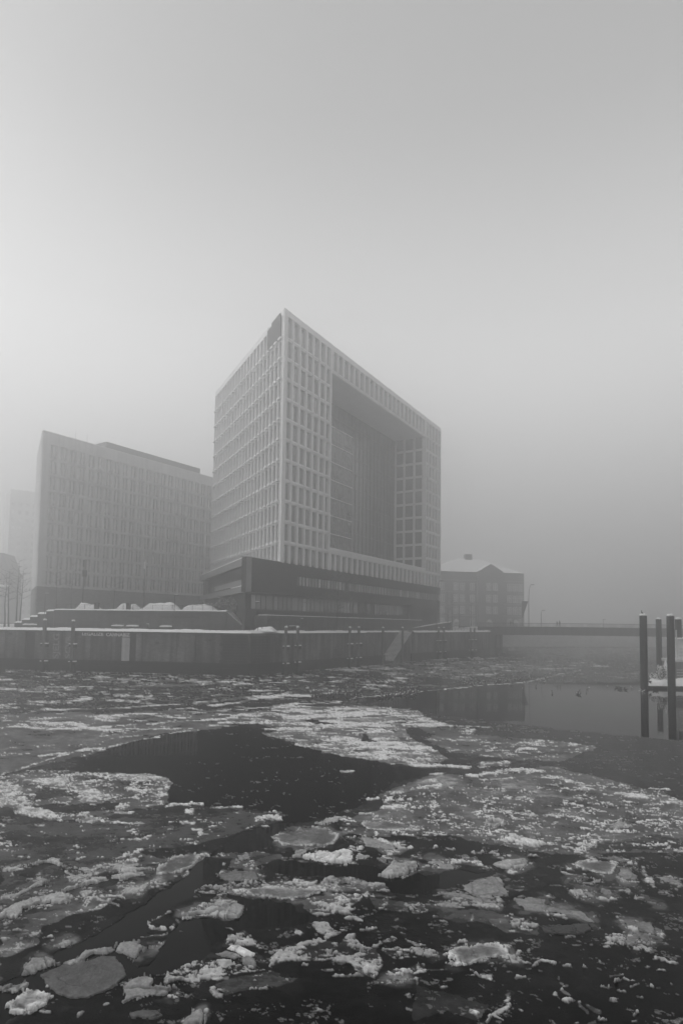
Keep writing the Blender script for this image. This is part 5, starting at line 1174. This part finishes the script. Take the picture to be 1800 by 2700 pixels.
# bicycles-rack like snowy hoops near the piles
hoop = None
for k, px in enumerate((764, 772, 780)):
    Y = 112.5+k*1.1; a = MB(); pts = [(0, 0, 0), (0, 0, .75), (.12, 0, .9), (.6, 0, .9), (.72, 0, .75), (.72, 0, 0)]
    for i in range(5): a.tube(pts[i], pts[i+1], .03, .03, 6)
    o = empty('bike_stand', (gx(px, Y), Y, ZG), 0, label=('left', 'middle', 'right')[k]+' of three snowy bicycle hoops between the first pair of piles', cat='bicycle stand', group='bicycle hoops on the quay')
    a.build('hoop', M['iron'], o); MB().box(.05, .67, -.05, .05, .925, 1.0).build('snow', M['snow'], o)

# ------------------------------------------------------------------ mooring piles
def pile(px, Y, ztop, r, lab, big=False, group=None, lean=0., brackets=True, mtl=None):
    o = empty('mooring_pile', (gx(px, Y), Y, 0), 0, label=lab, cat='mooring pile', group=group); o.rotation_euler.y = lean
    mtl = mtl or (M['steel'] if big else M['wood'])
    n = 28 if big else 14
    MB().lathe([(r, -.8), (r, ztop)], n).build('shaft', mtl, o, smooth=False)
    MB().lathe([(r*.93, ztop+.003), (r*.97, ztop+.12), (r*.8, ztop+.24), (r*.3, ztop+.30)], n).build('snow_cap', M['snow'], o)
    if big:
        MB().lathe([(r*1.02, .2), (r*1.02, 1.6)], n).build('wet_collar', M['woodwet'], o)
    elif brackets:
        MB().lathe([(r*1.03, -.5), (r*1.03, 2.1)], n).build('wet_foot', M['woodwet'], o)
        for z, w_ in ((4.6, .45), (1.75, .4)):
            k = MB().box(r*.7, r+.38, -.22, .22, z-.55, z).build('fender_box', M['woodwet'], o); MB().box(r*.7, r+.40, -.25, .25, z, z+.2).build('snow_cap', M['snow'], k)
            k = MB().box(-r-.2, -r*.7, -.2, .2, z-.4, z).build('fender_box', M['woodwet'], o); MB().box(-r-.21, -r*.7, -.22, .22, z, z+.14).build('snow_cap', M['snow'], k)
    return o
PG = 'timber mooring piles along the quay wall'
for px, Y, zt, r_, lab in ((122, 103.0, 8.45, .30, 'leftmost timber pile, nearest the stepped terrace end'), (196.5, 102.5, 8.35, .30, 'timber pile just left of the written graffiti'),
        (756, 104.5, 7.75, .27, 'left pile of the first pair right of the granite pier'), (787, 108.5, 7.75, .27, 'right pile of the first pair right of the granite pier'),
        (923.5, 122.0, 7.75, .27, 'left pile of the second pair, before the stair notch'), (947, 126.0, 7.8, .27, 'right pile of the second pair, before the stair notch'),
        (1010.5, 135.0, 7.75, .27, 'single pile in front of the narrow descending stair'), (1062, 143.0, 7.8, .27, 'single pile in front of the broad snowy stair'),
        (1156.5, 158.5, 7.85, .27, 'left pile of the third pair, right of the snowy stair'), (1170.5, 162.0, 7.85, .27, 'right pile of the third pair, right of the snowy stair'),
        (1240.5, 174.0, 8.0, .27, 'left pile of the farthest pair by the bridge abutment'), (1250.5, 176.5, 8.0, .27, 'right pile of the farthest pair by the bridge abutment')):
    pile(px, Y, zt, r_, lab, group=PG, brackets=px not in (1010.5, 1062))
BGp = 'tall dark steel piles round the floating dock'
def zat(px, py, Y): return aty(px, py, Y).z
pile(1694.5, 85.6, zat(1694, 1623.5, 85.6), .475, 'nearest tall steel pile on the left, with a bird perched on it', True, BGp, lean=0)
pile(1766, 84.5, zat(1764, 1624.5, 84.5), .48, 'thickest tall steel pile, right of the snowy bush on the dock', True, BGp)
pile(1735, 113., zat(1734, 1633, 113.), .47, 'thinner distant steel pile between the two nearest ones', True, BGp)
pile(1786.5, 98., zat(1785, 1633, 98.), .475, 'grey scratched steel pile at the right edge', True, BGp)

# floating dock with snow, bush, boats
dk = empty('floating_dock', (gx(1703, 88.), 88., 0), R(-3), label='low floating dock under thick snow between the tall steel piles', cat='pontoon')
MB().prism([(0, 0), (14, 0), (14, 7), (4.2, 7)], -.2, .42).build('hull_float', M['woodwet'], dk)
MB().box(.3, 4.3, -.25, -.05, .25, .33).build('edge_rail', M['mull'], dk)
mb = MB(); 
nx, ny = 60, 16; X, Y = np.meshgrid(np.linspace(.05, 13.9, nx), np.linspace(-.12, 6.9, ny)); e_ = np.clip(np.minimum(Y+.12, 6.9-Y)/.5, 0, 1)**.5
Zs = .42+e_*(.35+.9*(fbm(X*.6, Y*.6, 4, 12)-.2)); Zs[0, :] = .38; Zs[-1, :] = .38
idm = np.arange(X.size).reshape(ny, nx); f = np.stack([idm[:-1, :-1].ravel(), idm[:-1, 1:].ravel(), idm[1:, 1:].ravel(), idm[1:, :-1].ravel()], 1)
link('snow_blanket', grid_mesh('snow_blanket', X+np.clip(Y, 0, 7)*.6*(1-X/13.9)+.03, Y, Zs, np.ones(X.size), f, M['snow']), dk)
for x in (.5, 3.2, 5.5):
    MB().lathe([(.16, .4), (.16, .9), (.22, .95), (.22, 1.02)], 10, (x, .35)).build('bollard', M['woodwet'], dk)

def leafy(name, P, rx, ry, rz__, n, lab, cat, mats, size=.12, stems=6, group=None, seed=1, share=.35):
    o = empty(name, P, 0, label=lab, cat=cat, group=group); rg = random.Random(seed)
    st = MB()
    for i in range(stems):
        a = rg.uniform(0, 6.28); st.tube((0, 0, 0), (math.cos(a)*rx*.6, math.sin(a)*ry*.6, rz__*rg.uniform(.6, 1.)), .035, .01, 5)
    st.build('stem', M['bark'], o)
    lf = MB(); 
    cl = [(rg.uniform(-.7, .7)*rx, rg.uniform(-.7, .7)*ry, rg.uniform(.25, .95)*rz__) for _ in range(14)]
    for i in range(n):
        c = rg.choice(cl); p = Vector((c[0]+rg.gauss(0, .16)*rx, c[1]+rg.gauss(0, .16)*ry, max(.02, c[2]+rg.gauss(0, .12)*rz__)))
        if abs(p.x) > rx*1.05 : continue
        d = Vector((rg.gauss(0, 1), rg.gauss(0, 1), rg.gauss(0, 1))).normalized(); a = d.orthogonal().normalized(); b = d.cross(a); s_ = size*rg.uniform(.6, 1.5)
        up = rg.random() < share*(.9 if d.z > 0 else .6)
        lf.poly([p+a*s_, p+b*s_*.5, p-a*s_, p-b*s_*.5], 1 if up else 0)
    tag(lf.build('foliage', mats, o), kind='stuff'); return o
leafy('snowy_bush', (gx(1733, 90.), 90., .5), 1.35, 1.0, 2.3, 1500, 'snow-laden bush on the floating dock between two steel piles', 'bush', [M['ivy'], M['snow']], size=.13, seed=4, share=.9)
# small upright boards and figure-like white mooring gear behind the bush
o = empty('dinghy', (gx(1751, 91.5), 91.5, .6), 0, label='pale upturned dinghy standing on end behind the snowy bush', cat='boat')
h_ = MB(); 
for i, (z, w_) in enumerate(((0, .30), (1.0, .42), (2.0, .38), (2.8, .2), (3.3, .03))): 
    k = len(h_.v); h_.v += [(-w_, 0, z), (0, -w_*.7, z), (w_, 0, z), (0, .1, z)]
    if i: 
        for j in range(4): h_.f.append((k-4+j, k-4+(j+1) % 4, k+(j+1) % 4, k+j)); h_.m.append(0)
h_.build('hull', M['facade_band'], o); MB().tube((-.3, 0, 0), (-.3, 0, 1.2), .04).build('prop_leg', M['iron'], o)
# moored ship at the right edge, partly outside the picture
sh = empty('moored_ship', (gx(1779, 94.), 94., 0), R(4), label='white moored vessel with layered decks cut off by the right edge', cat='ship')
MB().prism([(0, 0), (22, 0), (22, 5), (.8, 5), (-.4, 2.5)], -.3, 3.4).build('hull', M['hull'], sh)
MB().prism([(-.05, -.05), (22, -.05), (22, 5.05), (.75, 5.05), (-.5, 2.5)], 3.4, 3.75).build('deck_edge', M['shipwhite'], sh)
for k, (z0_, z1_, x_) in enumerate(((4.3, 4.4, .4), (4.85, 4.95, .4), (5.4, 5.5, .4), (6.8, 7.0, 1.6), (7.6, 8.1, 1.6))): MB().box(x_, 22, 0, .1, z0_, z1_).build('deck_rail', M['shipwhite'], sh)
MB().box(1.8, 20, 1, 4.5, 3.75, 6.8).build('cabin', M['shipwhite'], sh); MB().box(1.4, 20, .6, 4.9, 6.8, 7.0).build('roof', M['snow'], sh)
for i in range(7): MB().box(2.2+i*1.4, 3.2+i*1.4, .94, 1.0, 4.8, 6.1).build('window', M['glass'], sh)
MB().tube((.3, .3, 3.7), (.3, .3, 8.2), .12, .1, 8).build('mast', M['shipwhite'], sh)
for k in range(4): MB().box(0.05, 5, -.08, -.0, 1.0+k*.4, 1.06+k*.4).build('rubbing_strake', M['facade'], sh)

# ------------------------------------------------------------------ trees
def tree(P, h, lab, seed, spread=.32, frost=True, group=None, trunk_h=.3, n1b=26, r0=.13, cat='tree', levels=3):
    rg = random.Random(seed); o = empty('bare_tree', P, 0, label=lab, cat=cat, group=group)
    tr = MB(); seg = 8; pts = [Vector((0, 0, 0))]
    for i in range(seg): pts.append(pts[-1]+Vector((rg.uniform(-.1, .1), rg.uniform(-.1, .1), h/seg)))
    for i in range(seg): tr.tube(pts[i], pts[i+1], r0*(1-i/seg)+.012, r0*(1-(i+1)/seg)+.012, 7)
    tr.build('trunk', M['bark'], o)
    cr = MB(); fm = MB()
    def br_(p, d, L_, r, lev):
        n = 4; q = p
        for i in range(n):
            d2 = (d+Vector((rg.uniform(-.2, .2), rg.uniform(-.2, .2), rg.uniform(-.1, .2)))).normalized(); e = q+d2*L_/n
            (cr if lev < levels else fm).tube(q, e, r*(1-i/n)+.004, r*(1-(i+1)/n)+.004, 4 if lev < 2 else 3, cap=False)
            if lev < levels:
                for _ in range(2):
                    s = rg.uniform(.5, .95); dd = (d2+Vector((rg.uniform(-1, 1), rg.uniform(-1, 1), rg.uniform(-.5, .6)))).normalized(); br_(e, dd, L_*.45*s, r*.45, lev+1)
            q = e; d = d2
    for i in range(n1b):
        t = trunk_h+(1-trunk_h)*(i+.5)/n1b; p = pts[min(seg-1, int(t*seg))].lerp(pts[min(seg, int(t*seg)+1)], t*seg-int(t*seg))
        a = i*2.4+rg.uniform(-.4, .4); L_ = h*spread*(1.15-t)*rg.uniform(.8, 1.15)/.8+.3
        br_(p, Vector((math.cos(a), math.sin(a), .25)).normalized(), L_, .035, 1)
    tag(cr.build('branches', M['frost' if frost else 'bark'], o), kind='stuff'); tag(fm.build('twigs', M['frost' if frost else 'bark'], o), kind='stuff')
    return o
tree((gx(889, 124.5), 125.5, ZG), 11.6, 'frosted bare conifer standing before the podium windows', 5, spread=.42, n1b=30)
tg = 'bare trees near the bridge'
tree((gx(1180, 186.), 186., ZG), 11.5, 'bare tree left of a pair before the brick house', 11, spread=.22, frost=False, group=tg, n1b=12, levels=2)
tree((gx(1192, 188.), 188., ZG), 11.0, 'bare tree right of a pair before the brick house', 12, spread=.2, frost=False, group=tg, n1b=12, levels=2)
tree((gx(1243, 196.), 196., ZG), 10.5, 'bare sapling between the brick house bay and the abutment steps', 13, spread=.16, frost=False, group=tg, n1b=12, levels=2)
tree((gx(1215, 198.), 200., ZG), 8.5, 'shortest bare sapling before the brick house', 14, spread=.18, frost=False, group=tg, n1b=10, levels=2)
tl = 'thin bare trees at the far left'
for i, (px, Y, h_, lab) in enumerate(((17, 127., 11., 'first bare tree from the left edge'), (27, 129, 12., 'second bare tree from the left edge, the tallest of its clump'), (48, 131, 14., 'third bare tree from the left edge, beside the steps'),
        (56, 134, 12.5, 'fourth bare tree from the left edge, slightly behind the third'), (-12, 126, 12., 'bare tree mostly outside the left edge'))):
    tree((gx(px, Y), Y, ZG), h_, lab, 30+i, spread=.28, frost=False, group=tl, trunk_h=.45, n1b=14, levels=2, r0=.16)
for i, (px, Y, h_, lab) in enumerate(((150, 131, 13, 'faint bare tree on the terrace before the left end of the office block'), (190, 134, 14, 'faint bare tree on the terrace left of the dark mast'), (300, 133, 12, 'faint bare tree on the terrace between the two masts'))):
    tree((gx(px, Y), Y, ZT), h_*.75, lab, 50+i, spread=.32, frost=False, group='faint bare trees on the terrace', n1b=12, levels=2, trunk_h=.35, r0=.09)
# climbing shrubs under the podium
for i, (px, Y, rx, h_, lab) in enumerate(((528, 131., 1.6, 2.6, 'frosted shrub left under the podium overhang'), (560, 126., 2.0, 2.2, 'low frosted shrub in the middle under the podium overhang'), (590, 121., 2.0, 2.9, 'dense frosted shrub under the podium overhang near the lamp'), (622, 117., 1.8, 2.7, 'frosted shrub right under the podium overhang'))):
    leafy('frosted_shrub', (gx(px, Y), Y, 10.4 if px < 610 else 10.0), rx, 1.2, h_, 1300, lab, 'shrub', [M['ivy'], M['snow']], size=.11, seed=60+i, group='shrubs under the podium', share=.25)

# ------------------------------------------------------------------ people on the bridge
def person(P, rz, lab, h=1.75, coat=None, step=.25):
    o = empty('person', P, rz, label=lab, cat='person', group='people walking on the bridge')
    s = h/1.75
    J = dict(p=(0, 0, .93), c=(0, -.02, 1.22), n=(0, -.03, 1.46), h0=(0, -.05, 1.56), h1=(0, -.06, 1.68),
             hl=(-.1, 0, .9), kl=(-.11, -step*.5, .5), al=(-.11, -step*.35, .08), fl=(-.12, -step*.35-.16, .04),
             hr=(.1, 0, .9), kr=(.11, step*.15, .5), ar=(.11, step*.7, .10), fr=(.12, step*.7-.15, .04),
             sl=(-.19, -.02, 1.40), el=(-.25, .05, 1.12), wl=(-.24, -.08, .88), gl=(-.24, -.12, .80),
             sr=(.19, -.02, 1.40), er=(.25, -.02, 1.12), wr=(.24, -.14, .90), gr=(.24, -.17, .82))
    rad = dict(p=.15, c=.17, n=.065, h0=.09, h1=.105, hl=.1, kl=.07, al=.05, fl=.045, hr=.1, kr=.07, ar=.05, fr=.045, sl=.075, el=.055, wl=.04, gl=.045, sr=.075, er=.055, wr=.04, gr=.045)
    E = [('p', 'c'), ('c', 'n'), ('n', 'h0'), ('h0', 'h1'), ('p', 'hl'), ('hl', 'kl'), ('kl', 'al'), ('al', 'fl'), ('p', 'hr'), ('hr', 'kr'), ('kr', 'ar'), ('ar', 'fr'), ('n', 'sl'), ('sl', 'el'), ('el', 'wl'), ('wl', 'gl'), ('n', 'sr'), ('sr', 'er'), ('er', 'wr'), ('wr', 'gr')]
    ks = list(J); me = bpy.data.meshes.new('body_src'); me.from_pydata([tuple(c*s for c in J[k]) for k in ks], [(ks.index(a), ks.index(b)) for a, b in E], [])
    t_ = bpy.data.objects.new('tmp', me); COL.objects.link(t_); md = t_.modifiers.new('s', 'SKIN'); sv = me.skin_vertices[0].data
    for i, k in enumerate(ks): sv[i].radius = (rad[k]*s, rad[k]*s); sv[i].use_root = (k == 'p')
    m2 = t_.modifiers.new('d', 'SUBSURF'); m2.levels = 1; m2.render_levels = 1
    bpy.context.view_layer.update(); mm = bpy.data.meshes.new_from_object(t_.evaluated_get(bpy.context.evaluated_depsgraph_get())); bpy.data.objects.remove(t_)
    mm.materials.clear(); mm.materials.append(M['cloth']); mm.materials.append(M['skin'])
    for p_ in mm.polygons:
        z = p_.center.z/s
        p_.material_index = 1 if (z > 1.52 and p_.center.y < -.07*s and z < 1.70) or (z < .86 and abs(p_.center.x) > .2*s and z > .7) else 0
        p_.use_smooth = True
    link('body', mm, o)
    MB().lathe([(.19*s, .78*s), (.215*s, .95*s), (.2*s, 1.2*s), (.21*s, 1.38*s), (.09*s, 1.50*s)], 12, (0, -.01)).build('coat', M['cloth'], o, smooth=True)
    MB().lathe([(.108*s, 1.66*s), (.112*s, 1.72*s), (.05*s, 1.8*s)], 10, (0, -.05*s)).build('hat', M['feather_d'], o)
    for x in (-.035, .035): MB().box(x*s-.012, x*s+.012, -.165*s, -.14*s, 1.655*s, 1.67*s).build('eye', M['feather_d'], o)
    return o
for px, lab, h_, rz in ((1348.5, 'leftmost walker of the left pair on the bridge, in dark clothes', 1.78, R(80)), (1354.5, 'shorter walker right in the left pair on the bridge', 1.66, R(75)),
                    (1471.5, 'shorter walker of the right pair on the bridge, in a dark coat', 1.72, R(-80)), (1478.5, 'tallest walker on the bridge, rightmost of all', 1.92, R(-85))):
    Y = 189.3-(.0 if px < 1400 else 1.4); s = (gx(px, Y)-BA[0]); person((gx(px, Y), Y+1.2, dz(s)), rz, lab, h_)

# ------------------------------------------------------------------ birds
def bird_mesh(kind):
    b = MB()
    dark, white, grey = 0, 1, 2
    def ell(c, r, mi, n=8, m_=5, tilt=0.):
        k = len(b.v)
        for i in range(m_+1):
            ph = math.pi*i/m_
            for j in range(n):
                th = 2*math.pi*j/n; x, y, z = r[0]*math.cos(ph), r[1]*math.sin(ph)*math.cos(th), r[2]*math.sin(ph)*math.sin(th)
                b.v.append((c[0]+x*math.cos(tilt)-z*math.sin(tilt), c[1]+y, c[2]+x*math.sin(tilt)+z*math.cos(tilt)))
        for i in range(m_):
            for j in range(n): b.f.append((k+i*n+j, k+i*n+(j+1) % n, k+(i+1)*n+(j+1) % n, k+(i+1)*n+j)); b.m.append(mi)
    if kind == 'duck':
        ell((0, 0, .20), (.25, .12, .115), grey); ell((-.02, 0, .215), (.15, .127, .1), white); ell((.17, 0, .22), (.11, .1, .11), dark); ell((-.25, 0, .24), (.12, .05, .035), dark, tilt=-.4)
        b.tube((.2, 0, .25), (.25, 0, .40), .05, .042, 7, dark); ell((.27, 0, .43), (.065, .05, .052), dark); b.tube((.32, 0, .425), (.40, 0, .41), .022, .018, 6, grey)
    elif kind == 'gull':
        ell((0, 0, .22), (.22, .09, .09), white, tilt=.12); ell((-.05, 0, .25), (.2, .095, .06), grey, tilt=.12); ell((-.26, 0, .21), (.12, .035, .02), dark)
        b.tube((.16, 0, .26), (.2, 0, .36), .045, .04, 7, white); ell((.215, 0, .38), (.055, .043, .045), white); b.tube((.26, 0, .375), (.33, 0, .36), .014, .006, 5, dark)
    else:
        ell((0, 0, .20), (.25, .12, .11), dark); ell((-.25, 0, .23), (.12, .05, .035), dark, tilt=-.4); b.tube((.2, 0, .24), (.25, 0, .38), .05, .042, 7, dark); ell((.27, 0, .41), (.065, .05, .052), dark); b.tube((.32, 0, .405), (.39, 0, .39), .022, .018, 6, grey)
    for s_ in (-1, 1): b.tube((.02, s_*.04, .14), (.03, s_*.04, 0), .012, .012, 4, grey); b.box(.0, .09, s_*.04-.025, s_*.04+.025, 0, .012, grey)
    return b.mesh(kind, [M['feather_d'], M['feather_w'], M['feather_g']], smooth=True)
BMX = {k: bird_mesh(k) for k in ('duck', 'gull', 'coot')}
def bird(px, py, kind, lab, group, sc=.8, z=.02):
    x, y = atz(px, py, 0); o = bpy.data.objects.new({'coot': 'dark_duck'}.get(kind, kind), BMX[kind]); COL.objects.link(o)
    o.location = (x, y, z); o.rotation_euler = (0, 0, rb_.uniform(0, 6.28)); s_ = sc*rb_.uniform(.85, 1.15); o.scale = (s_, s_, s_); return tag(o, lab, {'coot': 'duck'}.get(kind, kind), group)
rb_ = random.Random(21)
def band(n, f, kind, lab, group, **k):
    for _ in range(n): px, py = f(); bird(px, py, kind, lab, group, **k)
line1 = lambda t: (1010+t*95, 1836-t*9)
gA, gB, gC = 'pied ducks crowded on the nearer ice edge', 'pied ducks strung along the farther ice edge', 'white gulls scattered on the grey ice'
band(42, lambda: (lambda t: (1005+t*100+rb_.gauss(0, 4), 1838-t*13+rb_.gauss(0, 3.2)))(rb_.random()), 'duck', 'pied duck in the dense flock on the nearer ice edge', gA)
band(22, lambda: (rb_.uniform(815, 1010), rb_.uniform(1815, 1843)), 'duck', 'pied duck in the loose flock left of the dense one', 'pied ducks left of the dense flock')
band(24, lambda: (rb_.uniform(812, 1000), rb_.uniform(1808, 1845)), 'gull', 'white gull in the loose flock left of the dense duck flock', 'gulls left of the dense duck flock')
band(14, lambda: (rb_.uniform(1208, 1250)+rb_.gauss(0, 2), rb_.uniform(1790, 1810)), 'duck', 'pied duck in the small knot at the left start of the farther ice edge', 'pied ducks at the left start of the farther edge')
band(58, lambda: (lambda t: (1245+t*200+rb_.gauss(0, 3), 1803-t*17+rb_.gauss(0, 3.0)))(rb_.random()), 'duck', 'pied duck strung along the farther ice edge', gB)
band(20, lambda: (rb_.uniform(1260, 1520), rb_.uniform(1772, 1800)), 'gull', 'white gull behind the farther ice edge', gC)
for px, py, kd, lab in ((1455, 1828, 'duck', 'lone pied duck on open water between the flocks'), (1376, 1819, 'gull', 'white gull alone below the farther ice edge'), (1412, 1811, 'duck', 'single pied duck just below the farther ice edge'),
        (1524, 1827, 'duck', 'upper pied duck of the trio on open water'), (1527, 1832, 'duck', 'lower pied duck of the trio on open water'), (1520, 1830, 'duck', 'left pied duck of the trio on open water'), (1545, 1825, 'duck', 'pied duck alone right of the trio'),
        (1551, 1816, 'gull', 'white gull on the water right of the trio of ducks'), (1567, 1777, 'gull', 'farthest white gull, alone left of the steel piles'), (1589, 1780, 'gull', 'second white gull, alone left of the steel piles'), (1600, 1812, 'gull', 'white gull just left of the dark duck group'),
        (1645, 1788, 'coot', 'lone dark duck behind the dark duck group'), (664*1.0+1000, 1815, 'gull', 'white gull flapping beside the dark duck group')):
    bird(px, py, kd, lab, None, z=0 if py > 1805 else .02)
band(8, lambda: (rb_.uniform(1610, 1658), rb_.uniform(1812, 1823)), 'coot', 'dark duck in the raft left of the nearest steel pile', 'dark ducks left of the nearest steel pile', z=-.05, sc=.72)
band(7, lambda: (rb_.uniform(1704, 1732), rb_.uniform(1819, 1826)), 'coot', 'dark duck in the row below the floating dock', 'dark ducks below the floating dock', z=-.05, sc=.72)
band(4, lambda: (rb_.uniform(1680, 1704), rb_.uniform(1820, 1827)), 'gull', 'white gull at the foot of the nearest steel pile', 'gulls at the foot of the nearest steel pile', z=-.03, sc=.8)
x, y, z = gx(1694.5, 85.6), 85.6, zat(1694, 1623.5, 85.6)+.17
o = bpy.data.objects.new('crow', BMX['coot']); COL.objects.link(o); o.location = (x-.15, y, z); o.rotation_euler = (0, -.5, R(200)); tag(o, 'dark bird perched on the nearest steel pile', 'bird')
o = bpy.data.objects.new('small_bird', BMX['gull']); COL.objects.link(o); o.location = (gx(757, 104.5), 104.5, 7.9); o.rotation_euler = (0, 0, 1.); o.scale = (.8,)*3; tag(o, 'small bird sitting on a timber pile right of the granite pier', 'bird')

# ------------------------------------------------------------------ fog
hm = bpy.data.materials.new('fog'); hm.use_nodes = True; t = hm.node_tree; t.nodes.clear()
ov = t.nodes.new('ShaderNodeOutputMaterial'); pv = t.nodes.new('ShaderNodeVolumePrincipled')
pv.inputs['Color'].default_value = (.95,)*3+(1,); pv.inputs['Density'].default_value = .0052; pv.inputs['Anisotropy'].default_value = .78
t.links.new(pv.outputs[0], ov.inputs['Volume'])
tag(MB().box(-900, 900, -300, 1200, -1.8, 84).build('haze', hm), kind='stuff')
